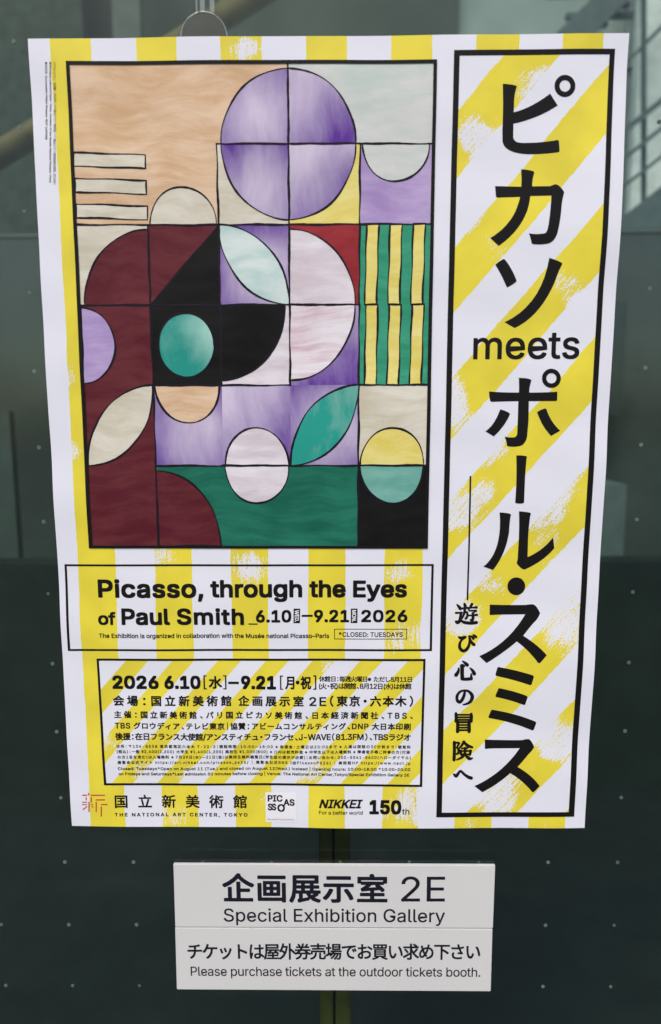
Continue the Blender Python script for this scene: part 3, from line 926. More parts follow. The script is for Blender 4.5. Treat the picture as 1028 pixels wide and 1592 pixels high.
for l_, e_ in ((us, PU), (vs2, PV)):
    if e_ - l_[-1] > 1e-4:
        l_.append(e_)
bm = bmesh.new()
for zz in (0.0, -0.0003):                             # printed face and plain back of the thin sheet
    gr = [[bm.verts.new((u, v, zz)) for u in us] for v in vs2]
    for j in range(len(vs2) - 1):
        for i in range(len(us) - 1):
            bm.faces.new((gr[j][i], gr[j][i + 1], gr[j + 1][i + 1], gr[j + 1][i]))
paper = conform('paper', bm, M_VERT, poster, 0.0, cut=False)
for p in paper.data.polygons:
    p.use_smooth = True

LAY = 0.00025
M_DIAG = m_stripes('paper_slanting_stripes', R(-41), .1054, .505, .029, 4.0, wob=.012, dry=.54, worn=[
    (815, 135, .030, .24), (850, 115, .02, .16), (722, 203, .030, .24), (752, 212, .032, .30), (880, 250, .028, .16), (755, 352, .040, .27), (735, 445, .024, .18),
    (770, 410, .03, .14), (885, 450, .032, .24), (800, 480, .02, .14), (703, 600, .030, .24), (708, 640, .026, .22), (800, 690, .034, .2),
    (770, 712, .028, .24), (742, 778, .042, .26), (705, 805, .045, .27), (760, 760, .02, .2), (862, 765, .040, .28), (840, 820, .04, .22),
    (760, 905, .026, .2), (705, 985, .045, .27), (715, 950, .03, .2), (880, 925, .045, .40), (868, 985, .045, .36), (760, 1070, .02, .16),
    (880, 1145, .045, .36), (850, 1160, .03, .22), (785, 1225, .045, .30), (765, 1262, .04, .26), (700, 1040, .02, .1)])
M_DIAG2 = m_stripes('paper_fine_slanting_stripes', R(-41), .0488, .485, .0431, 9.0, wob=.005, dry=.54, worn=[
    (505, 1032, .022, .3), (350, 1040, .03, .16), (258, 1050, .02, .16), (170, 1155, .03, .24), (220, 1190, .03, .22), (300, 1210, .03, .2),
    (560, 1180, .03, .18), (480, 1205, .03, .2), (640, 1110, .03, .14), (420, 1120, .03, .14)])

# title column
TQ = [(706, 78.4), (957, 75.2), (893, 1270), (678, 1269)]
bm = bmesh.new()
quad_uv(bm, [(TQ[0][0] + 4, TQ[0][1] + 4), (TQ[1][0] - 4, TQ[1][1] + 4), (TQ[2][0] - 4, TQ[2][1] - 3), (TQ[3][0] + 4, TQ[3][1] - 3)])
tp = conform('title_panel', bm, M_DIAG, poster, LAY)
bm = bmesh.new()
frame_uv(bm, TQ, (8.6, 8.8, 8.6, 7.2))
conform('title_frame', bm, INK, tp, LAY * 2)

ZK = 260 / 1028.0
R3, R4, R5, R6, R7 = (700, 60), (700, 330), (690, 560), (680, 780), (670, 1030)
GLYPHS = [
    (R3, ["M323 278 Q370 280 404 288 Q412 292 408 302 Q394 340 393 400 L391 453 Q500 425 615 337 L662 410 Q540 490 389 524 L387 600 Q387 640 440 642 Q560 643 655 625 Q668 624 668 640 L670 690 Q670 700 655 702 Q570 712 480 712 Q330 705 321 630 L320 560 Q328 420 323 278 Z"],
     [((706, 291), (33, 35), (64, 68))]),
    (R3, ["M435 804 Q480 806 512 817 Q518 822 514 834 Q504 868 502 910 L612 910 Q640 896 652 900 Q680 915 697 950 Q686 985 680 1030 Q675 1110 655 1195 Q640 1250 600 1263 Q560 1272 510 1267 Q500 1266 497 1258 Q492 1230 481 1200 Q530 1210 580 1200 Q596 1190 604 1120 Q615 1040 619 968 L491 970 Q480 1040 467 1070 Q420 1190 297 1276 L245 1228 Q350 1165 397 1068 Q418 1020 428 975 L300 979 Q283 981 280 972 L275 908 L436 912 Q440 850 435 804 Z"], []),
    (R4, ["M276 325 Q300 300 328 289 Q335 290 338 296 Q380 350 405 418 Q408 426 400 432 Q375 452 352 462 Q345 460 342 452 Q315 385 276 325 Z",
          "M606 283 Q650 295 683 314 Q686 320 682 328 Q660 370 640 430 Q550 640 396 712 L335 676 Q560 570 606 283 Z"], []),
    (R5, ["M459 109 Q500 108 530 118 Q538 122 534 132 Q524 165 523 199 Q600 200 695 194 L694 240 Q694 250 684 251 Q600 252 521 252 L519 370 L511 460 Q508 500 480 522 Q450 536 396 530 Q388 528 387 520 Q385 500 373 469 Q400 476 425 474 Q448 474 450 450 L457 252 Q370 253 300 256 Q286 257 284 248 Q278 220 278 192 Q370 200 460 199 Q462 150 459 109 Z",
          "M346 302 Q380 310 403 326 Q406 332 402 340 Q370 410 306 469 L255 437 Q310 400 346 302 Z",
          "M571 320 Q590 305 622 296 Q628 298 630 306 Q655 380 712 433 L657 465 Q605 415 571 320 Z"],
     [((658, 112), (31, 31), (58, 59))]),
    (R5, ["M445 585 Q480 583 507 590 Q512 593 508 600 Q498 700 492 872 Q490 880 470 881 Q450 881 437 876 Q450 720 445 585 Z"], []),
    (R6, ["M381 65 Q420 66 447 74 Q454 78 449 88 Q444 120 440 190 Q420 320 342 419 L282 398 Q370 330 383 170 Q386 110 381 65 Z",
          "M500 58 Q545 60 570 67 Q576 72 570 84 Q560 150 557 240 L555 340 Q650 300 711 218 L719 285 Q660 360 548 412 Q535 420 522 412 Q500 398 487 376 Q494 360 494 340 L500 240 Q504 140 500 58 Z"],
     [((486, 520), None, (55, 55))]),
    (R6, ["M322 632 Q450 636 545 635 Q585 628 595 633 Q615 645 632 685 Q620 720 590 745 Q550 790 526 822 Q620 880 670 940 Q655 960 630 988 Q622 992 616 986 Q560 910 487 856 Q400 930 302 990 L257 948 Q430 870 541 692 L400 693 Q340 694 330 696 Q322 697 321 688 Z"], []),
    (R7, ["M408 27 Q415 24 425 27 Q530 45 625 76 Q634 80 630 90 L618 130 Q614 138 604 135 Q500 100 403 80 Q394 77 396 68 Z",
          "M414 156 Q420 154 430 157 Q520 175 588 203 Q594 208 592 216 L580 254 Q576 262 566 258 Q490 228 404 211 Q395 208 397 200 Z",
          "M372 292 Q378 289 390 292 Q530 315 640 362 Q650 367 647 376 L634 412 Q630 420 620 417 Q500 365 362 343 Q353 340 355 332 Z"], []),
    (R7, ["M332 474 Q450 478 560 477 Q595 468 605 472 Q625 488 635 520 Q620 545 600 562 Q560 610 532 640 Q620 690 668 758 Q650 780 632 795 Q624 798 618 790 Q560 720 487 679 Q410 750 315 795 L267 757 Q430 690 546 526 L400 527 Q350 528 340 531 Q332 532 332 524 Z"], []),
]
for org, paths, rings in GLYPHS:
    bm = bmesh.new()
    for s in paths:
        bm_poly(bm, [uv_of(*p) for p in path_pts(s, org[0], org[1], ZK)])
    for c, r0, r1 in rings:
        bm_ring(bm, (org[0] + c[0] * ZK, org[1] + c[1] * ZK), r0 and (r0[0] * ZK, r0[1] * ZK), (r1[0] * ZK, r1[1] * ZK))
    conform('title_character', bm, INK, tp, LAY * 2)
lettering('linking_word', [('meets', 736, 900.5, 517.6, 559, dict(weight=.022))], INK, tp, LAY * 2)
bm = bmesh.new()
ribbon_px(bm, [(731.3, 741, 2.7), (729.3, 837, 2.7), (727, 932, 2.7)], smooth=False)
conform('divider_rule', bm, INK, tp, LAY * 2)

SMALL = [  # brush strokes of the subtitle column: x, y, width in enlarged pixels
    ((698, 930), [
        [(135, 105, 10), (165, 140, 30), (188, 172, 36)], [(118, 243, 22), (165, 240, 16), (208, 240, 26)],
        [(198, 242, 28), (192, 310, 30), (180, 368, 32)], [(122, 388, 30), (150, 395, 44), (205, 358, 16)],
        [(205, 360, 14), (235, 390, 30), (300, 405, 34), (380, 408, 34), (452, 398, 36)],
        [(258, 96, 24), (268, 125, 36), (268, 155, 32)], [(212, 168, 18), (262, 163, 14), (312, 158, 20)],
        [(262, 165, 28), (255, 240, 26), (222, 330, 10)], [(262, 235, 16), (300, 232, 20), (302, 300, 22), (278, 335, 24)],
        [(380, 98, 30), (355, 140, 22), (322, 188, 10)], [(352, 156, 16), (400, 154, 14), (455, 150, 26)],
        [(338, 206, 14), (400, 204, 14), (444, 206, 26)], [(440, 208, 20), (412, 235, 12), (394, 250, 20)],
        [(394, 248, 26), (398, 310, 30), (384, 360, 30), (352, 355, 12)], [(332, 283, 14), (400, 280, 14), (460, 272, 24)]]),
    ((698, 930), [
        [(166, 642, 20), (205, 655, 34), (268, 640, 30)], [(262, 645, 26), (205, 695, 20), (178, 760, 28), (184, 825, 34), (232, 866, 34), (292, 842, 32), (330, 770, 26), (342, 690, 20), (335, 630, 16)],
        [(335, 625, 20), (352, 690, 26), (385, 740, 30), (412, 762, 36)], [(362, 622, 12), (385, 640, 22), (402, 662, 30)], [(398, 604, 12), (425, 618, 24), (446, 636, 26)]]),
    ((698, 930), [
        [(226, 1036, 10), (262, 1062, 28), (300, 1096, 40)], [(162, 1150, 12), (152, 1205, 30), (116, 1262, 42)],
        [(200, 1112, 26), (232, 1112, 36), (250, 1116, 20)], [(216, 1110, 42), (216, 1220, 42), (218, 1310, 42)],
        [(214, 1328, 32), (290, 1330, 34), (368, 1322, 36)], [(368, 1322, 34), (366, 1280, 22), (364, 1242, 10)], [(348, 1148, 10), (390, 1190, 32), (416, 1240, 42)]]),
    ((698, 1070), [
        [(262, 44, 22), (252, 110, 30), (218, 190, 34), (176, 228, 34), (140, 200, 32), (134, 130, 30), (170, 66, 24), (230, 36, 18), (310, 40, 22), (368, 90, 34), (384, 150, 38), (352, 222, 32), (290, 258, 20), (240, 270, 10)]]),
    ((698, 1070), [
        [(118, 420, 30), (122, 480, 34), (120, 545, 34)], [(120, 440, 15), (376, 440, 15)], [(372, 425, 26), (372, 480, 36), (368, 548, 32)],
        [(130, 482, 15), (360, 482, 15)], [(130, 523, 15), (360, 523, 15)], [(145, 562, 18), (345, 562, 18)],
        [(148, 562, 36), (146, 640, 36), (144, 712, 38)], [(336, 558, 34), (336, 640, 36), (334, 712, 38)],
        [(150, 608, 14), (330, 608, 14)], [(150, 650, 14), (330, 650, 14)], [(150, 692, 16), (330, 692, 16)]]),
    ((698, 1070), [
        [(90, 892, 34), (90, 1040, 34), (84, 1175, 36)], [(92, 898, 18), (150, 896, 18), (168, 905, 24)], [(165, 905, 24), (148, 945, 18), (132, 975, 16)],
        [(132, 975, 16), (162, 1010, 28), (158, 1060, 28), (130, 1080, 18)], [(248, 884, 34), (205, 950, 20), (152, 1000, 8)],
        [(256, 895, 24), (310, 945, 34), (385, 972, 22)], [(212, 990, 14), (305, 986, 16)], [(196, 1030, 26), (198, 1062, 26), (204, 1092, 24)],
        [(196, 1034, 14), (362, 1030, 16)], [(358, 1030, 28), (354, 1062, 26), (344, 1092, 26)], [(204, 1086, 13), (344, 1086, 13)],
        [(266, 985, 26), (264, 1060, 28), (222, 1130, 26), (130, 1176, 10)], [(268, 1095, 18), (312, 1138, 34), (345, 1160, 34), (385, 1150, 12)]]),
    ((698, 1070), [
        [(82, 1412, 18), (118, 1438, 36), (158, 1392, 26), (194, 1362, 24), (258, 1418, 26), (325, 1462, 34), (368, 1475, 36)]]),
]
bm = bmesh.new()
k2 = 54 / 573.0
z = 0.0
for org, strokes in SMALL:
    for s in strokes:
        ribbon_px(bm, [(org[0] + x * k2, org[1] + y * k2, w * k2 * 1.2 + 1.25) for x, y, w in s], z)
        z += 4e-6
conform('subtitle_lettering', bm, INK, tp, LAY * 2, False)

# headline box
bm = bmesh.new()
frame_uv(bm, [(99.6, 877.6), (674.6, 876.8), (671.8, 1012.2), (105.6, 1012.2)], (3.6, 3.1, 3.6, 3.1))
hb = conform('headline_frame', bm, INK, poster, LAY)
BOLD = .052
lettering('headline_lettering', [
    ('Picasso,', 152, 316.5, 901, 929.5, dict(cap=True, weight=BOLD)), ('through', 327, 470, 901.5, 928.8, dict(cap=True, weight=BOLD)),
    ('the', 481, 537.8, 901.5, 928.8, dict(cap=True, weight=BOLD)), ('Eyes', 549, 633, 902, 928.8, dict(cap=True, weight=BOLD)),
    ('of', 152.5, 180, 952, 971.6, dict(cap=True, weight=BOLD)), ('Paul', 189, 264.5, 945.8, 971.6, dict(cap=True, weight=BOLD)),
    ('Smith', 275, 379.6, 945.8, 971.6, dict(cap=True, weight=BOLD)),
    ('6.10', 398, 453.2, 948, 967.8, dict(weight=BOLD)), ('9.21', 488.3, 543, 948, 967.8, dict(weight=BOLD)), ('2026', 561.8, 633.7, 948, 967.8, dict(weight=BOLD))],
    INK, hb, LAY)
lettering('organizer_lettering', [
    ('The Exhibition is organized in collaboration with the Musée national Picasso–Paris', 154, 512, 985, 992, dict(cap=True, weight=.035)),
    ('*CLOSED: TUESDAYS', 527, 626.5, 983, 990.2, dict(cap=True, weight=.03))], INK, hb, LAY)
bm = bmesh.new()
frame_uv(bm, [(519.8, 977.8), (633.2, 977.8), (632.6, 994), (519.8, 994)], (1, 1, 1, 1))
conform('notice_frame', bm, INK, hb, LAY)
for nm, q in (('underscore', [(386.6, 969), (401, 969), (401, 970.9), (386.6, 970.9)]), ('dash_rule', [(469.3, 955.9), (486.3, 955.9), (486.3, 959.1), (469.3, 959.1)])):
    bm = bmesh.new()
    quad_uv(bm, q)
    conform(nm, bm, INK, hb, LAY)
for body, q in (('WED.', [(456.6, 946.2), (466.7, 946.2), (466.5, 968.8), (456.5, 968.8)]), ('MON.', [(545.6, 946.2), (556, 946.2), (555.8, 968.8), (545.5, 968.8)])):
    bm = bmesh.new()
    quad_uv(bm, q)
    day = conform('weekday_box', bm, INK, hb, LAY)
    lettering('weekday_lettering', [(body, q[0][0] + 1.8, q[0][0] + 8.4, 948.4, 966.8, dict(turn=True, weight=.04))], LOGO_WHITE, day, LAY * 2)

# detail box
DQ = [(150, 1024), (661.6, 1024), (656.2, 1221.8), (162.4, 1220)]
bm = bmesh.new()
quad_uv(bm, [(151.5, 1025.5), (660, 1025.5), (654.7, 1220.2), (164, 1218.5)])
dp = conform('detail_panel', bm, M_DIAG2, poster, LAY)
bm = bmesh.new()
frame_uv(bm, DQ, (3.6, 3.4, 3.6, 3.2))
conform('detail_frame', bm, INK, dp, LAY * 2)
HV = dict(weight=.062)
MD = dict(weight=.030)
lettering('date_lettering', [
    ('2026', 174.6, 246.8, 1050.3, 1071.6, HV), ('6.10', 255.5, 312, 1050.3, 1071.6, HV), ('9.21', 374.8, 429.4, 1050.3, 1071.6, HV),
    ('[', 316.5, 321.5, 1049.8, 1071.8), ('水', 324.5, 345.5, 1051, 1071, MD), (']', 347.2, 352.2, 1049.8, 1071.8),
    ('[', 435.6, 440.4, 1049.8, 1071.8), ('月', 443.6, 458, 1051.5, 1071.2, MD), ('・', 460, 466, 1057.6, 1063.6, MD), ('祝', 467.3, 484, 1051, 1071.2, MD), (']', 487, 492, 1049.8, 1071.8)],
    INK, dp, LAY * 2)
bm = bmesh.new()
quad_uv(bm, [(355, 1059.8), (371.5, 1059.8), (371.5, 1063.6), (355, 1063.6)])
conform('dash_rule', bm, INK, dp, LAY * 2)
B2 = dict(weight=.024)
lettering('closing_day_lettering', [
    ('休館日：毎週火曜日※ただし8月11日', 496, 640.5, 1051, 1060, B2), ('(火・祝)は開館、8月12日(水)は休館', 496, 639.7, 1061.6, 1071.8, B2)], INK, dp, LAY * 2)
lettering('venue_lettering', [
    ('会場：国立新美術館', 176, 360, 1081.3, 1097.8, MD), ('企画展示室', 370.5, 472.5, 1081.3, 1097.8, MD), ('2E', 481, 507.5, 1083, 1097, MD),
    ('（東京・六本木）', 513, 642.4, 1081, 1098.2, MD)], INK, dp, LAY * 2)
lettering('organizer_lettering', [
    ('主催：国立新美術館、パリ国立ピカソ美術館、日本経済新聞社、TBS、', 177.6, 642, 1105.8, 1117.2, MD),
    ('TBS グロウディア、テレビ東京｜協賛：アビームコンサルティング、DNP 大日本印刷', 178.7, 638.6, 1122.8, 1134.6, MD),
    ('後援：在日フランス大使館/アンスティチュ・フランセ、J-WAVE（81.3FM）、TBSラジオ', 179.5, 638.6, 1139.4, 1151.4, MD)], INK, dp, LAY * 2)
S1 = dict(weight=.024)
lettering('small_print', [
    ('住所：〒106-8558 東京都港区六本木 7-22-2｜開館時間：10:00―18:00 ※毎週金・土曜日は20:00まで ※入場は閉館の30分前まで｜観覧料', 181.4, 638.6, 1157.6, 1163.4, S1),
    ('(税込)：一般 ¥2,400(2,200) 大学生 ¥1,400(1,200) 高校生 ¥1,000(800) ※()内は前売料金 ※中学生以下は入場無料 ※障害者手帳ご持参の方(付添', 182.2, 637.5, 1165.8, 1171.8, S1),
    ('の方1名を含む)は入場無料 ※7月29日(水)―31日(金)は高校生無料観覧日(学生証の提示が必要)｜お問い合わせ: 050-5541-8600(ハローダイヤル)', 183.6, 638.6, 1174, 1180, S1),
    ('展覧会公式サイト https://art.nikkei.com/picasso_ps26/ ｜ 展覧会公式SNS (@PicassoPS26) ｜ 美術館HP https://www.nact.jp', 183.6, 638, 1182.4, 1188.6, S1),
    ('Closed: Tuesdays*Open on August 11 (Tue.) and closed on August 12(Wed.) instead | Opening hours: 10:00–18:00 *10:00–20:00', 184, 638, 1191.4, 1198.4, S1),
    ('on Fridays and Saturdays*Last admission 30 minutes before closing | Venue: The National Art Center,Tokyo/Special Exhibition Gallery 2E', 185, 636.4, 1199.6, 1206.6, S1)],
    INK, dp, LAY * 2)

# logos along the foot
k5 = .1362
bm = bmesh.new()
for x0, y0, x1, y1, w in [(62, 78, 118, 78, 11), (158, 78, 322, 78, 11), (134, 52, 134, 80, 11), (108, 100, 108, 135, 10), (165, 100, 165, 160, 11), (215, 130, 322, 130, 11),
                          (62, 157, 118, 157, 9), (62, 184, 118, 184, 9), (118, 205, 70, 242, 10), (140, 152, 140, 268, 11), (160, 182, 186, 182, 9), (168, 200, 190, 215, 9),
                          (222, 152, 222, 268, 11), (275, 183, 352, 183, 11), (280, 205, 280, 320, 11)]:
    x0, y0, x1, y1 = 120 + x0 * k5, 1225 + y0 * k5, 120 + x1 * k5, 1225 + y1 * k5
    m = math.hypot(x1 - x0, y1 - y0)
    nx, ny = -(y1 - y0) / m * w * k5 * .62, (x1 - x0) / m * w * k5 * .62
    quad_uv(bm, [(x0 + nx, y0 + ny), (x1 + nx, y1 + ny), (x1 - nx, y1 - ny), (x0 - nx, y0 - ny)])
conform('museum_emblem', bm, REDINK, poster, LAY, False)
lettering('museum_lettering', [('国立新美術館', 179, 384, 1235.4, 1256, dict(weight=.022)),
                               ('THE NATIONAL ART CENTER, TOKYO', 179, 385, 1263.4, 1268.8, dict(cap=True, weight=.05))], INK, poster, LAY)
bm = bmesh.new()
quad_uv(bm, [(412.8, 1232), (461.4, 1232), (461, 1277.6), (413.6, 1277.6)])
lp = conform('logo_panel', bm, LOGO_WHITE, poster, LAY)
lettering('logo_lettering', [('PIC', 416.4, 439.5, 1236, 1246, dict(cap=True, weight=.05)), ('AS', 441, 458.2, 1242, 1252, dict(cap=True, weight=.05)),
                             ('SS', 416.6, 429.6, 1249, 1259.4, dict(cap=True, weight=.05)), ('O', 431.5, 443.2, 1249.6, 1261.6, dict(weight=.05))], INK, lp, LAY * 2)
lettering('logo_caption', [('MuséePicassoParis', 416.4, 458, 1272, 1274.6, dict(cap=True))], GREYINK, lp, LAY * 2)
lettering('sponsor_lettering', [('NIKKEI', 496, 560.6, 1242, 1255.4, dict(cap=True, weight=.05, italic=.26)),
                                ('For a better world', 496, 564, 1259.2, 1264.8, dict(cap=True, weight=.016)),
                                ('150', 574.3, 624, 1242.4, 1265, dict(weight=.06)), ('th', 625, 636.3, 1255.6, 1264.8, dict(weight=.016))], INK, poster, LAY)
# tiny credits reading downwards at the left margin
lettering('credit_lettering', [
    ('パブロ・ピカソ《読書》1932年、パリ国立ピカソ美術館（パリ国立ピカソ美術館展示風景、2023年）', 83.2, 87.6, 97, 287, dict(turn=True)),
    ('©Vinciane Lebrun/Voyez-Vous, courtesy of the Musée National Picasso-Paris', 76.6, 80.6, 97, 284, dict(turn=True, weight=.02)),
    ('©2025-Succession Pablo Picasso-BCF (JAPAN)', 70.2, 74.2, 97, 217, dict(turn=True, weight=.02))], CREDIT, poster, LAY)

# ---- artwork field: a plain patchwork of painted tiles
AQ = [(103.5, 96.2), (679.6, 93), (665, 852.6), (138.4, 852.4)]
A_IN = [(109, 101), (673.6, 98), (659.8, 848.6), (143.6, 848.6)]
bm = bmesh.new()
quad_uv(bm, A_IN)
art = conform('artwork_print', bm, m_brush('paint_cream', (.50, .46, .35), (.66, .63, .55), 0, 14, 60), poster, LAY)
bm = bmesh.new()
frame_uv(bm, AQ, (5.6, 5.6, 5.6, 4.2))
conform('artwork_frame', bm, INK, art, LAY + .0010)

P_CREAM = m_brush('paint_ivory', (.52, .48, .36), (.68, .65, .56), R(3), 12, 60, seed=17)
P_TAN = m_brush('paint_tan', (.56, .36, .20), (.70, .52, .36), R(-8), 14, 70, seed=2)
P_PALE = m_brush('paint_pale_green', (.47, .54, .50), (.62, .62, .60), R(4), 12, 46, seed=3)
P_LILAC = m_brush('paint_lilac', (.33, .23, .47), (.46, .36, .58), R(5), 12, 50, seed=4)
P_PURPLE = m_brush('paint_purple', (.11, .035, .26), (.46, .36, .58), R(62), 60, 9, .36, .70, seed=5)
P_MAUVE = m_brush('paint_mauve', (.18, .075, .36), (.66, .60, .71), R(24), 9, 60, .34, .68, seed=6)
P_MAROON = m_brush('paint_maroon', (.085, .010, .018), (.13, .028, .034), R(80), 12, 60, seed=7)
P_RED = m_brush('paint_crimson', (.24, .018, .026), (.31, .035, .040), R(35), 16, 70, seed=8)
P_BLACK = m_brush('paint_black', (.004, .004, .004), (.010, .010, .010), 0, 12, 40, seed=9)
P_TEAL = m_brush('paint_teal', (.03, .27, .22), (.30, .60, .52), R(40), 50, 9, .34, .66, seed=10)
P_GREEN = m_brush('paint_green', (.008, .10, .062), (.018, .17, .11), R(2), 10, 80, seed=11)
P_BGREEN = m_brush('paint_bright_green', (.02, .22, .12), (.05, .33, .20), R(84), 10, 60, seed=12)
P_YEL = m_brush('paint_yellow', (.66, .54, .10), (.76, .68, .26), R(84), 10, 50, seed=13)
P_WHITE = m_brush('paint_white', (.56, .48, .52), (.74, .71, .74), R(6), 12, 46, seed=14)
P_AQUA = m_brush('paint_pale_aqua', (.40, .56, .53), (.62, .70, .67), R(70), 12, 40, seed=15)
P_MID = m_brush('paint_stripe_teal', (.10, .32, .27), (.20, .44, .37), R(20), 12, 50, seed=16)
P_LINE = G('paint_line').base((.012, .010, .015), .5, .1)
DKP, LTP = (.10, .030, .27), (.63, .56, .68)          # deep violet to near-white lilac


def violet(k, **kw):
    return m_brush('paint_violet', DKP, LTP, R(37 * k), 34, 10, .25, .75, seed=20 + k, amt=.42, **kw)


P_TURQ = m_brush('paint_turquoise', (.02, .27, .22), (.50, .76, .68), R(40), 30, 12, .3, .7, glow=(352, 505, .085), amt=.4)
P_JADE = m_brush('paint_jade', (.02, .30, .24), (.72, .74, .72), R(80), 30, 12, .3, .7, run=(360, 250, 460, 262), amt=.4)
P_BLUSH = m_brush('paint_blush', (.56, .36, .42), (.76, .73, .76), R(4), 9, 90, .3, .6, seed=31)
NC, NR = 5, 6
LEVEL = 1.6e-4


def tile_px(i, j, x=0.0, y=0.0):
    """pixel of a point inside tile i, j (x, y in 0..1)"""
    s_, t = (i + x) / NC, (j + y) / NR
    (ax, ay), (bx, by), (cx, cy), (dx, dy) = A_IN
    return ((1 - t) * ((1 - s_) * ax + s_ * bx) + t * ((1 - s_) * dx + s_ * cx),
            (1 - t) * ((1 - s_) * ay + s_ * by) + t * ((1 - s_) * dy + s_ * cy))


def arc(cx, cy, r, a0, a1, n=26):
    return [(cx + r * math.cos(R(a0 + (a1 - a0) * k / n)), cy + r * math.sin(R(a0 + (a1 - a0) * k / n))) for k in range(n + 1)]


def motif(kind):
    if kind[0] == 'Q':                                 # quarter disc about a corner
        k = int(kind[1])
        c = ((0, 0), (1, 0), (1, 1), (0, 1))[k]
        return [[c] + arc(c[0], c[1], .94, 90 * k, 90 * k + 90)]
    if kind[0] == 'H':                                 # half disc on a side: 0 top, 1 right, 2 bottom, 3 left
        k = int(kind[1])
        c = ((.5, 0), (1, .5), (.5, 1), (0, .5))[k]
        return [arc(c[0], c[1], .47, 90 * k, 90 * k + 180)]
    if kind[0] == 'D':
        return [arc(.5, .5, .40, 0, 360, 48)[:-1]]
    if kind[0] == 'L':                                 # leaf across a diagonal
        if kind[1] == '0':
            return [arc(0, 1, 1, -90, 0)[:-1] + arc(1, 0, 1, 90, 180)[:-1]]
        return [arc(0, 0, 1, 90, 0)[:-1] + arc(1, 1, 1, 270, 180)[:-1]]
    if kind[0] == 'S':                                 # upright bands
        return [[(x, 0), (x + .17, 0), (x + .15, 1), (x - .02, 1)] for x in (.10, .43, .76)]
    if kind[0] == 'Z':                                 # level bands
        return [[(0, y), (1, y + .03), (1, y + .2), (0, y + .17)] for y in (.1, .42, .74)]
    if kind[0] == 'T':
        k = int(kind[1])
        return [[((0, 0), (1, 0), (1, 1), (0, 1))[(k + q) % 4] for q in range(3)]]
    return []


def line_px(bm, pts, w, ph):
    line = []
    for a, b in zip(pts, pts[1:]):
        n = max(1, int(math.dist(a, b) / 7))
        for i in range(n):
            t = i / n
            x, y = a[0] + (b[0] - a[0]) * t, a[1] + (b[1] - a[1]) * t
            line.append((x + .5 * math.sin(y * .09 + ph), y + .5 * math.sin(x * .08 + ph),
                         w * (1 + .36 * math.sin(len(line) * .33 + ph)) * random.uniform(.85, 1.15)))
    line.append((*pts[-1], w))
    ribbon_px(bm, line, 0, smooth=False)


TILES = [
    [(P_TAN, None), (P_TAN, None), (P_TAN, ('Q2', 'v')), (P_PALE, ('Q3', 'v')), (P_PALE, None)],
    [(P_TAN, ('Z', P_CREAM)), (P_TAN, ('H2', P_CREAM)), (P_CREAM, ('Q1', 'v')), (P_YEL, ('Q0', 'v')), (P_LILAC, ('H0', P_PALE))],
    [(P_CREAM, ('Q2', P_MAROON)), (P_MAROON, ('T1', P_BLACK)), ('v', ('L0', P_AQUA)), (P_RED, ('Q3', P_WHITE)), (P_BGREEN, ('S', P_YEL))],
    [(P_MAROON, ('H3', P_LILAC)), (P_BLACK, ('D', P_TURQ)), (P_WHITE, ('Q0', P_BLACK)), ('v', ('Q0', P_BLUSH)), (P_BGREEN, ('S', P_YEL))],
    [(P_MAROON, ('L1', P_CREAM)), ('v', ('H0', P_TAN)), ('v', ('H2', P_WHITE)), ('v', ('L1', P_JADE)), (P_CREAM, ('H2', P_YEL))],
    [(P_MAROON, None), (P_GREEN, ('Q3', P_MAROON)), (P_GREEN, ('H0', P_WHITE)), (P_GREEN, None), (P_BLACK, ('H0', P_MID))],
]
vk = 0
for j in range(NR):
    for i in range(NC):
        base, mo = TILES[j][i]

        def mat_of(m):
            global vk
            if m != 'v':
                return m
            vk += 1
            c = tile_px(i, j, .62, .6)
            return violet(vk, glow=(c[0], c[1], .095)) if vk % 2 else violet(vk, run=(*tile_px(i, j, .1, .1), *tile_px(i, j, .9, 1.0)))
        bm = bmesh.new()
        bm_poly(bm, [uv_of(*tile_px(i, j, x, y)) for x, y in ((0, 0), (1, 0), (1, 1), (0, 1))])
        tile = conform('painted_tile', bm, mat_of(base), art, LAY + LEVEL)
        if mo:
            shapes = motif(mo[0])
            mm = mat_of(mo[1])
            bm, bl = bmesh.new(), bmesh.new()
            for sh in shapes:
                px_ = [tile_px(i, j, x, y) for x, y in sh]
                bm_poly(bm, [uv_of(*p) for p in px_])
                line_px(bl, px_ + [px_[0]], 2.6, random.uniform(0, 6))
            conform('painted_motif', bm, mm, art, LAY + LEVEL * 2)
            conform('painted_outline', bl, P_LINE, art, LAY + LEVEL * 3)
bl = bmesh.new()
for j in range(NR):
    for i in range(NC):
        if i and TILES[j][i][0] != TILES[j][i - 1][0]:
            line_px(bl, [tile_px(i, j), tile_px(i, j + 1)], 2.8, i + j * 1.7)
        if j and TILES[j][i][0] != TILES[j - 1][i][0]:
            line_px(bl, [tile_px(i, j), tile_px(i + 1, j)], 2.8, i * 1.3 + j)
conform('painted_line', bl, P_LINE, art, LAY + LEVEL * 3.3)

# parts were laid out in world metres: keep them there under the poster's empty
for o in bpy.data.objects:
    if o.parent == poster:
        o.matrix_parent_inverse = PINV

# ------------------------------------------------------------------ the two sign plates
M_SIGN = m_plain('sign_white', (0.60, 0.60, 0.585), .38, .45, var=.02, scale=3)
YS = -0.006


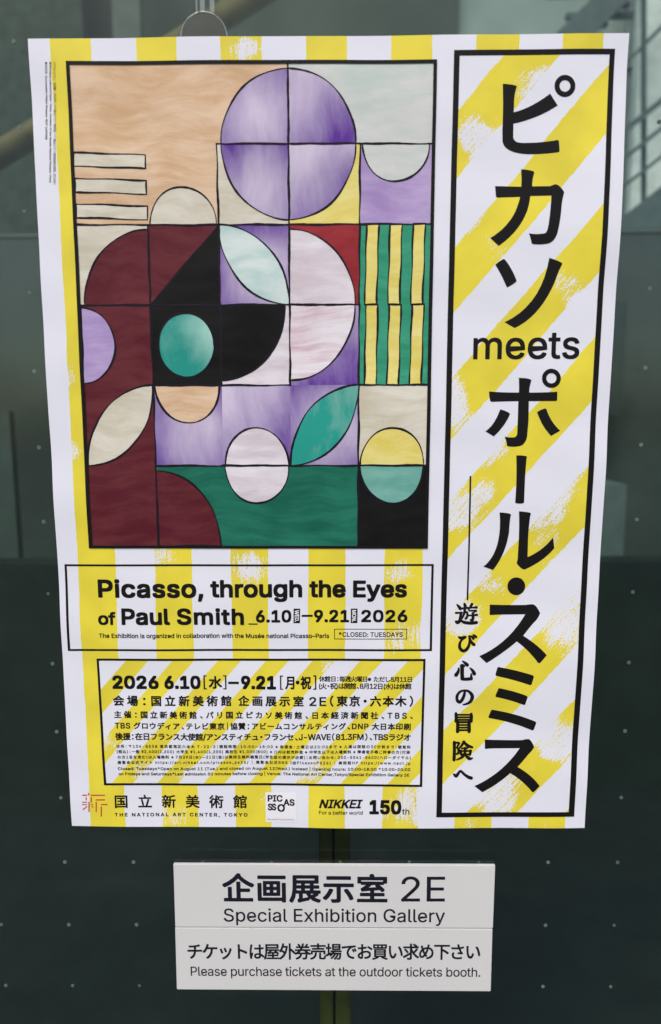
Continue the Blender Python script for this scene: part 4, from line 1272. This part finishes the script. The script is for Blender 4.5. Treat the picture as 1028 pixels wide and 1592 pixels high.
def sign_plate(name, q, label):
    a = [W(x, y, YS) for x, y in q]
    o_ = empty(name, ((a[0] + a[2]) / 2))
    bm = bmesh.new()
    vs_ = [bm.verts.new(p + Vector((0, s, 0))) for s in (0, .0045) for p in a]
    for f in ((0, 1, 2, 3), (7, 6, 5, 4), (0, 4, 5, 1), (1, 5, 6, 2), (2, 6, 7, 3), (3, 7, 4, 0)):
        bm.faces.new([vs_[k] for k in f])
    bmesh.ops.recalc_face_normals(bm, faces=bm.faces)
    bmesh.ops.bevel(bm, geom=bm.edges[:], offset=.0007, segments=2, affect='EDGES')
    pl = link_bm('plate', bm, M_SIGN, o_)
    pl.matrix_parent_inverse = Matrix.Translation(-o_.location)
    tag(o_, label, 'sign')
    return o_


def sign_text(name, parent, items):
    bm = bmesh.new()
    for it in items:
        body, xl, xr, yt, yb, cap, wt, dy = it
        ym = (yt + yb) / 2
        A, B, T_, Bm = W(xl, ym, YS), W(xr, ym + dy, YS), W(xl, yt, YS), W(xl, yb, YS)
        V, F = fit_text(body, B.x - A.x, T_.z - Bm.z, cap, wt)
        L = B.x - A.x
        vs_ = [bm.verts.new((A.x + x, YS - .00025 - q, T_.z - y + (B.z - A.z) * x / L)) for x, y, q in V]
        for f in F:
            try:
                bm.faces.new([vs_[i] for i in f])
            except ValueError:
                pass
    bm.normal_update()
    for f in bm.faces:
        if f.normal.y > 0:
            f.normal_flip()
    o = link_bm(name, bm, NAVY, parent)
    o.matrix_parent_inverse = Matrix.Translation(-parent.location)


s1 = sign_plate('gallery_sign', [(269.6, 1343.6), (770.2, 1345.6), (766.6, 1443.2), (272.6, 1441.2)], 'pale grey sign plate naming the special exhibition gallery, directly below the poster')
sign_text('gallery_lettering', s1, [('企画展示室', 345.5, 602.7, 1357, 1402.6, False, .026, 1.5), ('2E', 624, 692, 1362.4, 1401.4, False, .006, 0),
                                    ('Special Exhibition Gallery', 348, 692, 1412.4, 1432.6, True, .010, 1.2)])
s2 = sign_plate('ticket_sign', [(272.4, 1442.6), (766, 1444.8), (763.2, 1541.6), (275, 1538.6)], 'pale grey sign plate about buying tickets, lower of the two white signs')
sign_text('ticket_lettering', s2, [('チケットは屋外券売場でお買い求め下さい', 291.6, 747, 1466, 1491.6, False, .02, .8),
                                   ('Please purchase tickets at the outdoor tickets booth.', 296.7, 747, 1502.6, 1516.8, True, .008, 1.6)])


def m_acrylic(name, tint, f0, k):
    g = G(name)
    tr = g.n.new('ShaderNodeBsdfTransparent')
    tr.inputs[0].default_value = (*tint, 1)
    gl = g.n.new('ShaderNodeBsdfGlossy')
    gl.inputs['Roughness'].default_value = 0.08
    lw = g.n.new('ShaderNodeLayerWeight')
    lw.inputs[0].default_value = 0.5
    f = g.math('MINIMUM', g.math('ADD', g.math('MULTIPLY', g.math('POWER', lw.outputs['Facing'], 3.0), k), f0), 1.0)
    mx = g.n.new('ShaderNodeMixShader')
    g.link(f, mx.inputs[0])
    g.link(tr.outputs[0], mx.inputs[1])
    g.link(gl.outputs[0], mx.inputs[2])
    g.link(mx.outputs[0], g.out.inputs[0])
    return g.m


ACR = m_acrylic('clear_acrylic', (.93, .95, .94), .012, .75)
a, b = W(266, 1338.4, -.0012), W(764, 1545, -.0012)
bm = bmesh.new()
box(bm, a.x, b.x, -.0014, -.0007, b.z, a.z)
bk = link_bm('clear_backing', bm, ACR)
tag(bk, 'thin clear acrylic sheet stuck to the glass behind the two white signs', 'backing sheet')

def m_frost():
    g = G('frosted_disc')
    tr = g.n.new('ShaderNodeBsdfTransparent')
    tr.inputs[0].default_value = (.92, .94, .92, 1)
    mx = g.n.new('ShaderNodeMixShader')
    mx.inputs[0].default_value = .72
    g.base((.062, .072, .060), .35, .3)
    g.link(tr.outputs[0], mx.inputs[1])
    g.link(g.p.outputs[0], mx.inputs[2])
    g.link(mx.outputs[0], g.out.inputs[0])
    return g.m


# clear hanger above the poster
hk = empty('clear_hanger', W(317.5, 57.5, -.003))
tag(hk, 'clear round acrylic hanger with a strap at the top edge of the poster', 'hanger')
HINV = Matrix.Translation(-hk.location)
c = W(317.5, 58, -.003)
rad = abs(W(353.2, 58, -.003).x - c.x)
bm = bmesh.new()
bmesh.ops.create_cone(bm, cap_ends=True, segments=64, radius1=rad - .0012, radius2=rad - .0012, depth=.003,
                      matrix=Matrix.Translation(c) @ Matrix.Rotation(R(90), 4, 'X'))
o = link_bm('disc', bm, m_frost(), hk)
o.matrix_parent_inverse = HINV
bm = bmesh.new()
n, m_ = 72, 8
ring = []
for i in range(n):
    a_ = 2 * math.pi * i / n
    ring.append([bm.verts.new((c.x + (rad + .0008 * math.cos(2 * math.pi * j / m_)) * math.cos(a_), c.y + .0018 * math.sin(2 * math.pi * j / m_),
                               c.z + (rad + .0008 * math.cos(2 * math.pi * j / m_)) * math.sin(a_))) for j in range(m_)])
for i in range(n):
    for j in range(m_):
        bm.faces.new((ring[i][j], ring[(i + 1) % n][j], ring[(i + 1) % n][(j + 1) % m_], ring[i][(j + 1) % m_]))
bmesh.ops.recalc_face_normals(bm, faces=bm.faces)
o = link_bm('rim', bm, m_acrylic('acrylic_edge', (.90, .92, .90), .30, .6), hk, True)
o.matrix_parent_inverse = HINV
top = W(318, -120, -.003).z
bot = W(318, 20, -.003).z
SM = m_acrylic('strap_plastic', (.72, .80, .77), .10, .8)
for x0, x1 in ((304.5, 307.5), (311, 319), (326.5, 334)):
    xa, xb = W(x0, 10, -.003).x, W(x1, 10, -.003).x
    bm = bmesh.new()
    box(bm, xa, xb, -.0042, -.0018, bot, top, .0004)
    o = link_bm('strap', bm, SM, hk)
    o.matrix_parent_inverse = HINV
